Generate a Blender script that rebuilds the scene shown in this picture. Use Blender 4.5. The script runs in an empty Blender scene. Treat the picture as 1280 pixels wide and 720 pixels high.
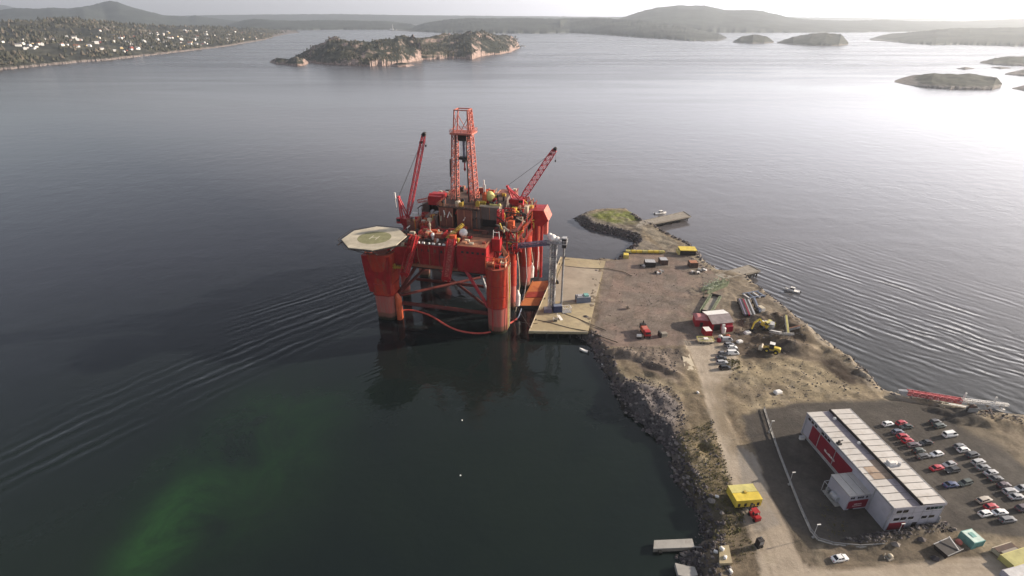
import bpy, math, random
import numpy as np
from mathutils import Vector, Matrix, noise

random.seed(7)
rnd = random.Random(11)
scene = bpy.context.scene
COL = scene.collection
R = math.radians

# ------------------------------------------------------------------ camera numbers (drone, 116 m above the sea)
FOC, CAMH = 660.0, 116.0
TILT = math.atan(340.0 / FOC)
CT, ST = math.cos(TILT), math.sin(TILT)

def at(px, py, z=3.0):
    """ground point seen at a photo position, at height z"""
    cx, cy = (px - 640) / FOC, -(py - 360) / FOC
    dy, dz = CT + cy * ST, -ST + cy * CT
    t = (z - CAMH) / dz
    return Vector((cx * t, dy * t, z))

def height_at(py, y):
    """height of a point at world depth y that appears on photo row py"""
    cy = -(py - 360) / FOC
    dy, dz = CT + cy * ST, -ST + cy * CT
    return CAMH + y / dy * dz

# ------------------------------------------------------------------ tagging
def tag(o, label=None, cat=None, group=None, kind=None):
    if label: o['label'] = label
    if cat: o['category'] = cat
    if group: o['group'] = group
    if kind: o['kind'] = kind
    return o

def empty(name, loc, rz=0.0, label=None, cat=None, group=None):
    o = bpy.data.objects.new(name, None)
    o.empty_display_size = 0.5
    o.location = loc
    o.rotation_euler = (0, 0, rz)
    COL.objects.link(o)
    return tag(o, label, cat, group)

def copy_tree(o, parent=None):
    c = o.copy()
    COL.objects.link(c)
    if parent: c.parent = parent
    for ch in list(o.children):
        copy_tree(ch, c)
    return c

# ------------------------------------------------------------------ mesh builder
class MB:
    def __init__(self):
        self.v, self.f, self.m = [], [], []
    def add(self, vs, fs, mi=0):
        k = len(self.v)
        self.v.extend([tuple(p) for p in vs])
        self.f.extend([tuple(i + k for i in f) for f in fs])
        self.m.extend([mi] * len(fs))
        return self
    def bx(self, x0, x1, y0, y1, z0, z1, mi=0):
        vs = [(x0,y0,z0),(x1,y0,z0),(x1,y1,z0),(x0,y1,z0),(x0,y0,z1),(x1,y0,z1),(x1,y1,z1),(x0,y1,z1)]
        return self.add(vs, [(0,3,2,1),(4,5,6,7),(0,1,5,4),(1,2,6,5),(2,3,7,6),(3,0,4,7)], mi)
    def box(self, c, s, rz=0.0, mi=0):
        cx, cy, cz = c; a, b, h = s[0]/2, s[1]/2, s[2]/2
        co, si = math.cos(rz), math.sin(rz)
        vs = []
        for z in (-h, h):
            for x, y in ((-a,-b),(a,-b),(a,b),(-a,b)):
                vs.append((cx + x*co - y*si, cy + x*si + y*co, cz + z))
        return self.add(vs, [(0,3,2,1),(4,5,6,7),(0,1,5,4),(1,2,6,5),(2,3,7,6),(3,0,4,7)], mi)
    def tube(self, p, q, r, n=6, r2=None, mi=0, caps=True):
        p, q = Vector(p), Vector(q)
        d = q - p
        if d.length < 1e-6: return self
        d.normalize()
        u = d.orthogonal().normalized() if abs(d.z) < .99 else Vector((1,0,0))
        if abs(d.z) < .99:
            u = d.cross(Vector((0,0,1))).normalized()
        w = d.cross(u)
        r2 = r if r2 is None else r2
        vs = []
        off = math.pi / n if n == 4 else 0
        for c, rr in ((p, r), (q, r2)):
            for i in range(n):
                a = 2*math.pi*i/n + off
                vs.append(c + u*math.cos(a)*rr + w*math.sin(a)*rr)
        fs = [(i, (i+1) % n, n+(i+1) % n, n+i) for i in range(n)]
        if caps:
            fs += [tuple(reversed(range(n))), tuple(range(n, 2*n))]
        return self.add(vs, fs, mi)
    def bar(self, p, q, w, mi=0):
        return self.tube(p, q, w * .7071, 4, mi=mi)
    def path(self, pts, r, n=6, mi=0):
        for a, b in zip(pts[:-1], pts[1:]):
            self.tube(a, b, r, n, mi=mi)
        return self
    def loft(self, rings, mi=0, caps=True):
        n = len(rings[0]); vs = [p for rg in rings for p in rg]; fs = []
        for k in range(len(rings) - 1):
            for i in range(n):
                j = (i + 1) % n
                fs.append((k*n+i, k*n+j, (k+1)*n+j, (k+1)*n+i))
        if caps:
            fs.append(tuple(reversed(range(n))))
            fs.append(tuple(range((len(rings)-1)*n, len(rings)*n)))
        return self.add(vs, fs, mi)
    def prism(self, poly, z0, z1, mi=0):
        return self.loft([[(x, y, z0) for x, y in poly], [(x, y, z1) for x, y in poly]], mi)
    def lathe(self, prof, n=16, c=(0,0,0), mi=0):
        rings = []
        for r, z in prof:
            rings.append([(c[0] + r*math.cos(2*math.pi*i/n), c[1] + r*math.sin(2*math.pi*i/n), c[2] + z) for i in range(n)])
        return self.loft(rings, mi)
    def ball(self, c, r, n=14, mi=0, sz=1.0):
        return self.lathe([(max(.02, math.sin(math.pi*k/n))*r, -math.cos(math.pi*k/n)*r*sz) for k in range(n+1)], n+2, c, mi)
    def lattice(self, p, q, w0, w1, bays, chord=.18, lace=.09, up=(0,0,1), d0=None, d1=None, mi=0):
        """four-chord lattice from p to q; w = width, d = depth at each end"""
        p, q = Vector(p), Vector(q); d = (q - p).normalized()
        u = d.cross(Vector(up)).normalized(); w = d.cross(u)
        d0 = w0 if d0 is None else d0; d1 = w1 if d1 is None else d1
        def ring(t):
            c = p.lerp(q, t); a = (w0 + (w1-w0)*t)/2; b = (d0 + (d1-d0)*t)/2
            return [c + u*x*a + w*y*b for x, y in ((-1,-1),(1,-1),(1,1),(-1,1))]
        rs = [ring(i / bays) for i in range(bays + 1)]
        for i in range(4):
            for k in range(bays):
                self.bar(rs[k][i], rs[k+1][i], chord, mi)
        for k in range(bays):
            for i in range(4):
                j = (i + 1) % 4
                if k % 2: self.bar(rs[k][i], rs[k+1][j], lace, mi)
                else: self.bar(rs[k][j], rs[k+1][i], lace, mi)
                self.bar(rs[k+1][i], rs[k+1][j], lace, mi)
        return self
    def rail(self, pts, h=1.1, post=2.0, r=.05, mi=0):
        for a, b in zip(pts[:-1], pts[1:]):
            a, b = Vector(a), Vector(b); L = (b - a).length; n = max(1, int(L / post))
            for z in (h, h*.55):
                self.bar(a + Vector((0,0,z)), b + Vector((0,0,z)), r*1.6, mi)
            for k in range(n + 1):
                c = a.lerp(b, k / n)
                self.bar(c, c + Vector((0,0,h)), r*1.6, mi)
        return self
    def build(self, name, mats, parent=None, smooth=False, loc=None, rz=0.0):
        me = bpy.data.meshes.new(name)
        me.from_pydata(self.v, [], self.f)
        if not isinstance(mats, (list, tuple)): mats = [mats]
        for m in mats: me.materials.append(m)
        if len(mats) > 1:
            me.polygons.foreach_set('material_index', self.m)
        if smooth:
            me.polygons.foreach_set('use_smooth', [True] * len(self.f))
            try: me.set_sharp_from_angle(angle=R(38))
            except Exception: pass
        me.update()
        o = bpy.data.objects.new(name, me)
        COL.objects.link(o)
        if parent: o.parent = parent
        if loc is not None: o.location = loc
        if rz: o.rotation_euler = (0, 0, rz)
        return o

def rrect(cx, cy, w, d, r, n=4):
    pts = []
    for sx, sy, a0 in ((1,-1,-90),(1,1,0),(-1,1,90),(-1,-1,180)):
        for k in range(n + 1):
            a = R(a0 + 90*k/n)
            pts.append((cx + sx*(w/2 - r) + r*math.cos(a), cy + sy*(d/2 - r) + r*math.sin(a)))
    return pts

def ring(poly, z):
    return [(x, y, z) for x, y in poly]

# ------------------------------------------------------------------ materials
def node_mat(name):
    m = bpy.data.materials.new(name); m.use_nodes = True
    nt = m.node_tree
    return m, nt, nt.nodes['Principled BSDF']

def N(nt, t, **kw):
    n = nt.nodes.new(t)
    for k, v in kw.items(): setattr(n, k, v)
    return n

def mix_rgb(nt, fac, a, b, mode='MIX'):
    n = N(nt, 'ShaderNodeMix', data_type='RGBA', blend_type=mode)
    for sock, val in ((0, fac), (6, a), (7, b)):
        if hasattr(val, 'node'): nt.links.new(val, n.inputs[sock])
        elif sock == 0: n.inputs[0].default_value = val
        else: n.inputs[sock].default_value = (*val[:3], 1)
    return n.outputs[2]

def math_n(nt, op, a, b=None, clamp=False):
    n = N(nt, 'ShaderNodeMath', operation=op, use_clamp=clamp)
    for i, v in enumerate((a, b)):
        if v is None: continue
        if hasattr(v, 'node'): nt.links.new(v, n.inputs[i])
        else: n.inputs[i].default_value = v
    return n.outputs[0]

def ramp(nt, fac, lo, hi):
    n = N(nt, 'ShaderNodeMapRange'); n.clamp = True
    nt.links.new(fac, n.inputs[0])
    n.inputs[1].default_value = lo; n.inputs[2].default_value = hi
    return n.outputs[0]

def noise_n(nt, vec, scale, detail=3, rough=.55, dist=0):
    n = N(nt, 'ShaderNodeTexNoise')
    n.inputs['Scale'].default_value = scale; n.inputs['Detail'].default_value = detail
    n.inputs['Roughness'].default_value = rough; n.inputs['Distortion'].default_value = dist
    if vec is not None: nt.links.new(vec, n.inputs['Vector'])
    return n.outputs['Fac']

def mat(name, col, rough=.6, metal=0.0, wear=None, wear_amt=.35, scale=.6, var=.22, bump=0.0, spec=.25, streak=False):
    m, nt, bs = node_mat(name)
    tc = N(nt, 'ShaderNodeTexCoord'); v = tc.outputs['Object']
    a = noise_n(nt, v, scale, 5)
    dark = tuple(c*(1-var) for c in col); light = tuple(min(1, c*(1+var)) for c in col)
    c = mix_rgb(nt, ramp(nt, a, .3, .7), dark, light)
    if wear:
        vv = v
        if streak:
            mp = N(nt, 'ShaderNodeMapping'); mp.inputs['Scale'].default_value = (1, 1, .18)
            nt.links.new(v, mp.inputs[0]); vv = mp.outputs[0]
        b = noise_n(nt, vv, scale*1.9, 6, .65)
        f = math_n(nt, 'MULTIPLY', ramp(nt, b, .5, .68), wear_amt)
        c = mix_rgb(nt, f, c, wear)
    nt.links.new(c, bs.inputs['Base Color'])
    bs.inputs['Roughness'].default_value = rough; bs.inputs['Metallic'].default_value = metal
    bs.inputs['Specular IOR Level'].default_value = spec
    if bump:
        bn = N(nt, 'ShaderNodeBump'); bn.inputs['Strength'].default_value = bump; bn.inputs['Distance'].default_value = .1
        nt.links.new(noise_n(nt, v, scale*6, 4), bn.inputs['Height']); nt.links.new(bn.outputs[0], bs.inputs['Normal'])
    return m

RUST = (.16, .055, .025)
M = {}
M['red'] = mat('rig_red', (.33,.018,.022), .5, wear=RUST, wear_amt=.6, scale=.4, streak=True)
M['brace_red'] = mat('brace_dark_red', (.13,.028,.024), .6, wear=(.09,.05,.04), scale=.4)
M['red2'] = mat('bright_red', (.38,.022,.026), .45, wear=(.28,.03,.02), scale=.5)
M['orange'] = mat('orange_red', (.50,.10,.04), .5, wear=RUST, scale=.4)
M['derrick'] = mat('derrick_pink_red', (.50,.16,.125), .55, wear=RUST, scale=.5)
M['boom_red'] = mat('crane_red', (.50,.045,.06), .5, wear=(.55,.2,.2), wear_amt=.25, scale=.5)
M['wall_brown'] = mat('windwall_brown', (.22,.085,.065), .7, wear=(.13,.06,.045), wear_amt=.7, scale=.3, streak=True)
M['wall_grey'] = mat('windwall_grey', (.17,.13,.115), .7, wear=(.09,.07,.06), wear_amt=.6, scale=.3, streak=True)
M['dark'] = mat('dark_steel', (.035,.03,.03), .6, scale=.8)
M['deck_dark'] = mat('dark_deck', (.09,.06,.05), .8, wear=(.2,.09,.06), wear_amt=.6, scale=.4)
M['deck_red'] = mat('deck_red_brown', (.30,.07,.045), .75, wear=(.18,.09,.06), wear_amt=.6, scale=.3)
M['deck_tan'] = mat('rusty_tan_roof', (.36,.17,.10), .75, wear=(.42,.10,.06), wear_amt=.6, scale=.35)
M['yellow'] = mat('safety_yellow', (.50,.35,.06), .55, wear=(.4,.28,.08), scale=.5)
M['pale_yellow'] = mat('pale_yellow_paint', (.58,.52,.19), .5, wear=(.5,.42,.15), scale=.5)
M['lemon'] = mat('lemon_yellow_paint', (.66,.50,.07), .5, wear=(.5,.4,.1), scale=.5)
M['white'] = mat('white_paint', (.76,.74,.71), .5, wear=(.5,.46,.42), wear_amt=.4, scale=.5, var=.08)
M['cream'] = mat('cream_paint', (.52,.455,.345), .6, wear=(.4,.33,.22), scale=.5)
M['grey'] = mat('grey_steel', (.26,.26,.26), .55, wear=(.16,.12,.1), scale=.6)
M['lgrey'] = mat('light_grey_steel', (.42,.42,.43), .5, metal=.2, wear=(.25,.22,.2), scale=.8)
M['blue'] = mat('dark_blue_paint', (.045,.06,.14), .5, wear=(.1,.09,.1), scale=.6)
M['bluegrey'] = mat('blue_grey_paint', (.17,.20,.27), .55, wear=(.1,.1,.12), scale=.6)
M['purple_grey'] = mat('gangway_grey_violet', (.17,.15,.22), .55, wear=(.25,.2,.2), scale=.6)
M['green'] = mat('green_steel', (.20,.235,.15), .6, wear=(.14,.1,.06), scale=.6)
M['teal'] = mat('teal_paint', (.16,.36,.33), .55, wear=(.3,.4,.37), scale=.8)
M['rusty_deck'] = mat('rusty_orange_deck', (.44,.15,.05), .8, wear=(.28,.05,.025), wear_amt=.9, scale=.12)
M['boom'] = mat('oil_boom_fabric', (.55,.09,.07), .55, scale=.5)
M['concrete'] = mat('quay_concrete', (.36,.30,.19), .85, wear=(.24,.2,.145), wear_amt=.7, scale=.12, bump=.3)
M['concrete_grey'] = mat('grey_concrete', (.36,.345,.32), .85, wear=(.22,.2,.18), wear_amt=.6, scale=.3, bump=.3)
M['pile'] = mat('tarred_piles', (.05,.045,.04), .8, scale=.4)
M['rubber'] = mat('black_rubber', (.018,.018,.018), .8)
M['rope'] = mat('dark_rope', (.06,.05,.045), .9)
M['glass'] = mat('dark_glass', (.012,.014,.018), .08, scale=1, var=.1, spec=.6)
M['tarp'] = mat('white_tarpaulin', (.8,.76,.72), .7, scale=1.2, bump=.5)
M['wood'] = mat('grey_planks', (.28,.25,.21), .85, wear=(.16,.14,.12), scale=.6)
M['burgundy'] = mat('burgundy_cladding', (.22,.010,.028), .5, scale=.4, var=.12)
M['wall_lilac'] = mat('pale_grey_cladding', (.42,.41,.46), .6, wear=(.32,.31,.34), scale=.3, var=.1)
M['hut_red'] = mat('dark_red_cladding', (.36,.018,.03), .6, wear=(.2,.02,.02), scale=.6)

# column paint: marine growth at the waterline, faded boot-topping band, red above (marks fixed to the steel)
def column_mat():
    m, nt, bs = node_mat('column_red_with_faded_boot_topping')
    tc = N(nt, 'ShaderNodeTexCoord'); sep = N(nt, 'ShaderNodeSeparateXYZ'); nt.links.new(tc.outputs['Object'], sep.inputs[0])
    v = tc.outputs['Object']
    nz = noise_n(nt, v, .5, 5)
    mp = N(nt, 'ShaderNodeMapping'); mp.inputs['Scale'].default_value = (1, 1, .12); nt.links.new(v, mp.inputs[0])
    st = noise_n(nt, mp.outputs[0], .9, 6, .65)
    z = math_n(nt, 'ADD', sep.outputs[2], math_n(nt, 'MULTIPLY', nz, .5))
    red = mix_rgb(nt, ramp(nt, nz, .3, .7), (.36,.03,.022), (.46,.052,.026))
    red = mix_rgb(nt, math_n(nt, 'MULTIPLY', ramp(nt, st, .5, .64), .7), red, (.24,.085,.05))
    faded = mix_rgb(nt, ramp(nt, st, .4, .65), (.42,.10,.085), (.34,.15,.12))
    c = mix_rgb(nt, ramp(nt, math_n(nt, 'ADD', z, math_n(nt, 'MULTIPLY', st, 2.4)), 12.9, 13.5), faded, red)
    c = mix_rgb(nt, ramp(nt, z, 3.4, 4.2), (.20,.09,.065), c)
    c = mix_rgb(nt, ramp(nt, math_n(nt, 'ADD', z, math_n(nt, 'MULTIPLY', st, -2.2)), .2, 1.2), (.02,.022,.012), c)
    nt.links.new(c, bs.inputs['Base Color']); bs.inputs['Roughness'].default_value = .6; bs.inputs['Specular IOR Level'].default_value = .2
    return m
M['column'] = column_mat()

# ------------------------------------------------------------------ world, sun, camera
SUN_AZ, SUN_EL = 76.0, 20.0
VEIL_LOW, VEIL_HIGH = 29.0, 1.3
world = bpy.data.worlds.new("World"); scene.world = world; world.use_nodes = True
wnt = world.node_tree
sky = wnt.nodes.new('ShaderNodeTexSky'); sky.sky_type = 'NISHITA'; sky.sun_disc = False
sky.sun_elevation = R(SUN_EL); sky.sun_rotation = R(SUN_AZ)
sky.altitude = 0; sky.air_density = 1.0; sky.dust_density = 2.0; sky.ozone_density = 1.0
bg = wnt.nodes['Background']; bg.inputs['Strength'].default_value = .06
hs = wnt.nodes.new('ShaderNodeHueSaturation'); hs.inputs['Saturation'].default_value = .66; hs.inputs['Value'].default_value = 1.0
wnt.links.new(sky.outputs[0], hs.inputs['Color'])
wtc = wnt.nodes.new('ShaderNodeTexCoord'); wsp = wnt.nodes.new('ShaderNodeSeparateXYZ'); wnt.links.new(wtc.outputs['Generated'], wsp.inputs[0])
# thin cloud veil over the whole sky, brightest low down
up = math_n(wnt, 'SUBTRACT', 1, math_n(wnt, 'MAXIMUM', wsp.outputs[2], 0), True)
# ... and brightest on the sun's side of the sky
sdot = math_n(wnt, 'ADD', math_n(wnt, 'MULTIPLY', wsp.outputs[0], .5*math.sin(R(62))), math_n(wnt, 'MULTIPLY', wsp.outputs[1], .5*math.cos(R(62))))
side = math_n(wnt, 'ADD', math_n(wnt, 'MULTIPLY', math_n(wnt, 'POWER', math_n(wnt, 'ADD', sdot, .5, True), 3.6), .95), .05)
va = math_n(wnt, 'ADD', math_n(wnt, 'MULTIPLY', math_n(wnt, 'MULTIPLY', math_n(wnt, 'POWER', up, 2.6), VEIL_LOW), side), VEIL_HIGH)
vc = wnt.nodes.new('ShaderNodeVectorMath'); vc.operation = 'SCALE'; vc.inputs[0].default_value = (1.0, .965, 1.06)
wnt.links.new(va, vc.inputs['Scale'])
va2 = wnt.nodes.new('ShaderNodeVectorMath'); va2.operation = 'ADD'
wnt.links.new(hs.outputs[0], va2.inputs[0]); wnt.links.new(vc.outputs[0], va2.inputs[1]); wnt.links.new(va2.outputs[0], bg.inputs['Color'])

sl = bpy.data.lights.new('sun', 'SUN'); sl.energy = 5.0; sl.angle = R(.6); sl.color = (1.0, .86, .69)
so = bpy.data.objects.new('sun', sl); COL.objects.link(so)
sv = Vector((math.sin(R(SUN_AZ))*math.cos(R(SUN_EL)), math.cos(R(SUN_AZ))*math.cos(R(SUN_EL)), math.sin(R(SUN_EL))))
so.rotation_euler = sv.to_track_quat('Z', 'Y').to_euler(); so.location = (200, 100, 200)

cam = bpy.data.cameras.new('camera'); co = bpy.data.objects.new('camera', cam); COL.objects.link(co)
cam.sensor_width = 36; cam.lens = 36 * FOC / 1280; cam.clip_start = 1; cam.clip_end = 40000
co.location = (0, 0, CAMH); co.rotation_euler = (R(90) - TILT, 0, 0)
scene.camera = co
vs_ = scene.view_settings
vs_.view_transform = 'Standard'; vs_.look = 'None'; vs_.exposure = 0.72; vs_.gamma = 1; vs_.use_curve_mapping = False
try:
    scene.cycles.use_denoising = True
    scene.cycles.max_bounces = 6; scene.cycles.volume_bounces = 0
    scene.cycles.sample_clamp_indirect = 6
except Exception: pass

# ------------------------------------------------------------------ haze
hz = MB().bx(-16000, 16000, -3000, 14000, -3, 420)
m, nt, bs = node_mat('haze_air'); nt.nodes.remove(bs)
pv = N(nt, 'ShaderNodeVolumePrincipled')
pv.inputs['Color'].default_value = (.84,.91,1.0,1); pv.inputs['Density'].default_value = 9e-5
pv.inputs['Anisotropy'].default_value = .5
nt.links.new(pv.outputs[0], nt.nodes['Material Output'].inputs['Volume'])
tag(hz.build('haze', m), kind='stuff')

# ------------------------------------------------------------------ sea
def sea_mat():
    m, nt, bs = node_mat('sea_water')
    tc = N(nt, 'ShaderNodeTexCoord'); v = tc.outputs['Object']
    sep = N(nt, 'ShaderNodeSeparateXYZ'); nt.links.new(v, sep.inputs[0])
    X, Y = sep.outputs[0], sep.outputs[1]
    # body colour: deep grey-green with a green streak off the near shore
    big = noise_n(nt, v, .012, 4, .6, .6)
    base = mix_rgb(nt, ramp(nt, big, .35, .7), (.007,.012,.012), (.011,.018,.014))
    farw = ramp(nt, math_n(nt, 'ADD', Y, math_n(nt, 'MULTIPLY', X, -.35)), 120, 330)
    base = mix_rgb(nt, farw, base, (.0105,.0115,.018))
    # paler water beyond the peninsula: milkiness plus sky brightness painted into the colour
    milky_sky_lift = ramp(nt, math_n(nt, 'ADD', Y, math_n(nt, 'MULTIPLY', X, .85)), 190, 420)
    milky_sky_lift = math_n(nt, 'MULTIPLY', milky_sky_lift, math_n(nt, 'SUBTRACT', 1, math_n(nt, 'MULTIPLY', ramp(nt, Y, 450, 1100), .65)))
    base = mix_rgb(nt, milky_sky_lift, base, (.115,.108,.114))
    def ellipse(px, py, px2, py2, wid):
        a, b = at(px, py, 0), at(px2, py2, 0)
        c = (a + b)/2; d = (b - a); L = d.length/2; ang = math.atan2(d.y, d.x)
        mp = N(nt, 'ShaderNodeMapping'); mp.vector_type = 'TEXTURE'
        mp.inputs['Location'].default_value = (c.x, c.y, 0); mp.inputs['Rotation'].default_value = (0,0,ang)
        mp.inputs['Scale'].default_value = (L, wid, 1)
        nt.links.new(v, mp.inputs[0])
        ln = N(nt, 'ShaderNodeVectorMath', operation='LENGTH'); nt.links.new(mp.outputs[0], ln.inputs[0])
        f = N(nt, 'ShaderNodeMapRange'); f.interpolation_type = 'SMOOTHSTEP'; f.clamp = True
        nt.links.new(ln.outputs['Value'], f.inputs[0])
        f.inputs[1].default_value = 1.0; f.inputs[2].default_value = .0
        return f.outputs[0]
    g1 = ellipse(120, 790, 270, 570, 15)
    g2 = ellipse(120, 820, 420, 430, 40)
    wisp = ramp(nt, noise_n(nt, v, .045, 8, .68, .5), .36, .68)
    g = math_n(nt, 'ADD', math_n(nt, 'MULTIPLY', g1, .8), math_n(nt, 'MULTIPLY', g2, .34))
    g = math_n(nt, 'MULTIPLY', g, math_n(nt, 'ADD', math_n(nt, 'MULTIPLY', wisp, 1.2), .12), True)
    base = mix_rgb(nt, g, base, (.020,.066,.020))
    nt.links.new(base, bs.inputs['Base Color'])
    bs.inputs['IOR'].default_value = 1.333
    # slicks: long calm streaks where the ripples are weaker
    mp = N(nt, 'ShaderNodeMapping'); mp.inputs['Scale'].default_value = (.0016, .008, 1); mp.inputs['Rotation'].default_value = (0,0,R(8))
    nt.links.new(v, mp.inputs[0])
    sk = ramp(nt, noise_n(nt, mp.outputs[0], 1, 6, .6, .8), .40, .66)
    dist = ramp(nt, Y, 260, 1500)
    r0 = math_n(nt, 'ADD', math_n(nt, 'MULTIPLY', dist, .17), .06)
    nt.links.new(math_n(nt, 'ADD', r0, math_n(nt, 'MULTIPLY', math_n(nt, 'MULTIPLY', sk, dist), .08)), bs.inputs['Roughness'])
    # ripples
    n1 = noise_n(nt, v, .42, 3, .5, .3)
    n2 = noise_n(nt, v, .075, 3, .55, .4)
    h = math_n(nt, 'ADD', math_n(nt, 'MULTIPLY', n1, .065), math_n(nt, 'MULTIPLY', n2, .27))
    h = math_n(nt, 'MULTIPLY', h, math_n(nt, 'ADD', math_n(nt, 'MULTIPLY', sk, .6), .5))
    def train(p, q, wl, amp, half_w, fade=.35, bow=0.0):
        """a train of wake waves whose crests run from photo point p to q"""
        nonlocal h
        a, b = at(*p, 0), at(*q, 0); c = (a+b)/2; d = b - a; L = d.length/2; ang = math.atan2(d.y, d.x)
        mp = N(nt, 'ShaderNodeMapping'); mp.vector_type = 'TEXTURE'
        mp.inputs['Location'].default_value = (c.x, c.y, 0); mp.inputs['Rotation'].default_value = (0,0,ang)
        nt.links.new(v, mp.inputs[0])
        s2 = N(nt, 'ShaderNodeSeparateXYZ'); nt.links.new(mp.outputs[0], s2.inputs[0])
        u, w = s2.outputs[0], s2.outputs[1]
        if bow:
            w = math_n(nt, 'ADD', w, math_n(nt, 'MULTIPLY', math_n(nt, 'MULTIPLY', u, u), bow))
        wob = noise_n(nt, v, .038, 4, .6)
        ph = math_n(nt, 'ADD', math_n(nt, 'MULTIPLY', w, 2*math.pi/wl), math_n(nt, 'MULTIPLY', wob, 9))
        s = math_n(nt, 'ADD', math_n(nt, 'SINE', ph), math_n(nt, 'MULTIPLY', math_n(nt, 'SINE', math_n(nt, 'ADD', math_n(nt, 'MULTIPLY', ph, 1.37), math_n(nt, 'MULTIPLY', u, .09))), .45))
        mu = math_n(nt, 'SUBTRACT', 1, ramp(nt, math_n(nt, 'ABSOLUTE', u), L*(1-fade), L*1.15), True)
        mw = math_n(nt, 'SUBTRACT', 1, ramp(nt, math_n(nt, 'ABSOLUTE', w), half_w*.35, half_w), True)
        amt = math_n(nt, 'MULTIPLY', math_n(nt, 'MULTIPLY', mu, mw), ramp(nt, noise_n(nt, v, .03, 5, .65, .5), .34, .62))
        h = math_n(nt, 'ADD', h, math_n(nt, 'MULTIPLY', math_n(nt, 'MULTIPLY', s, amt), amp))
    train((-60, 610), (470, 372), 5.2, .10, 24, bow=.0009)
    train((250, 430), (480, 352), 4.2, .06, 26, bow=-.0006)
    train((860, 318), (1300, 470), 4.3, .075, 70, bow=-.0003)
    train((960, 330), (1420, 500), 5.4, .07, 80)
    train((1100, 420), (1500, 520), 3.6, .05, 40)
    train((440, 470), (480, 455), 2.2, .05, 8)
    bn = N(nt, 'ShaderNodeBump'); bn.inputs['Strength'].default_value = 1.0; bn.inputs['Distance'].default_value = 1.0
    nt.links.new(h, bn.inputs['Height']); nt.links.new(bn.outputs[0], bs.inputs['Normal'])
    return m
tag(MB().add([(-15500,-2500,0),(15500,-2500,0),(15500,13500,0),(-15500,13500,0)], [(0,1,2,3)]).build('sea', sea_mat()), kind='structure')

# ------------------------------------------------------------------ far shores, hills and islands
def land_mat(name, green, rock, rock_amt, NS=.05, light=None):
    m, nt, bs = node_mat(name)
    tc = N(nt, 'ShaderNodeTexCoord'); v = tc.outputs['Object']
    ge = N(nt, 'ShaderNodeNewGeometry'); sp = N(nt, 'ShaderNodeSeparateXYZ'); nt.links.new(ge.outputs['Normal'], sp.inputs[0])
    so_ = N(nt, 'ShaderNodeSeparateXYZ'); nt.links.new(v, so_.inputs[0])
    n1 = noise_n(nt, v, NS*.25, 6, .68); n2 = noise_n(nt, v, NS, 5, .7); n3 = noise_n(nt, v, NS*4, 3, .6)
    c = mix_rgb(nt, ramp(nt, n2, .38, .62), tuple(x*.45 for x in green), tuple(x*1.4 for x in green)); c = mix_rgb(nt, math_n(nt, 'MULTIPLY', ramp(nt, n3, .45, .65), .5), c, tuple(x*.35 for x in green))
    if light: c = mix_rgb(nt, ramp(nt, n1, .5, .62), c, light)
    steep = math_n(nt, 'SUBTRACT', 1, sp.outputs[2])
    f = math_n(nt, 'ADD', math_n(nt, 'MULTIPLY', steep, .55), math_n(nt, 'ADD', math_n(nt, 'MULTIPLY', n1, .75), math_n(nt, 'MULTIPLY', n2, .45)))
    f = ramp(nt, f, 1.02 - rock_amt, 1.14 - rock_amt)
    low = math_n(nt, 'SUBTRACT', 1, ramp(nt, math_n(nt, 'ADD', so_.outputs[2], math_n(nt, 'MULTIPLY', n2, -6)), .2, 2.5), True)
    f = math_n(nt, 'MAXIMUM', f, low)
    rk = mix_rgb(nt, ramp(nt, n3, .35, .65), tuple(x*.45 for x in rock), tuple(x*1.25 for x in rock))
    c = mix_rgb(nt, f, c, rk)
    nt.links.new(c, bs.inputs['Base Color']); bs.inputs['Roughness'].default_value = .9
    bs.inputs['Specular IOR Level'].default_value = .15
    return m
LM = {
 'shore': land_mat('wooded_rocky_shore', (.048,.050,.042), (.22,.185,.17), .30, .022, light=(.10,.09,.06)),
 'isle': land_mat('rocky_island', (.034,.038,.028), (.32,.235,.205), .345, .035, light=(.085,.08,.045)),
 'far': land_mat('far_hillside', (.05,.058,.05), (.15,.15,.15), .1, .006),
 'dark': land_mat('low_dark_island', (.05,.055,.04), (.20,.18,.17), .12, .05),
}
def interp(cols, px, k):
    xs = [c[0] for c in cols]; return float(np.interp(px, xs, [c[k] for c in cols]))

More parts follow.
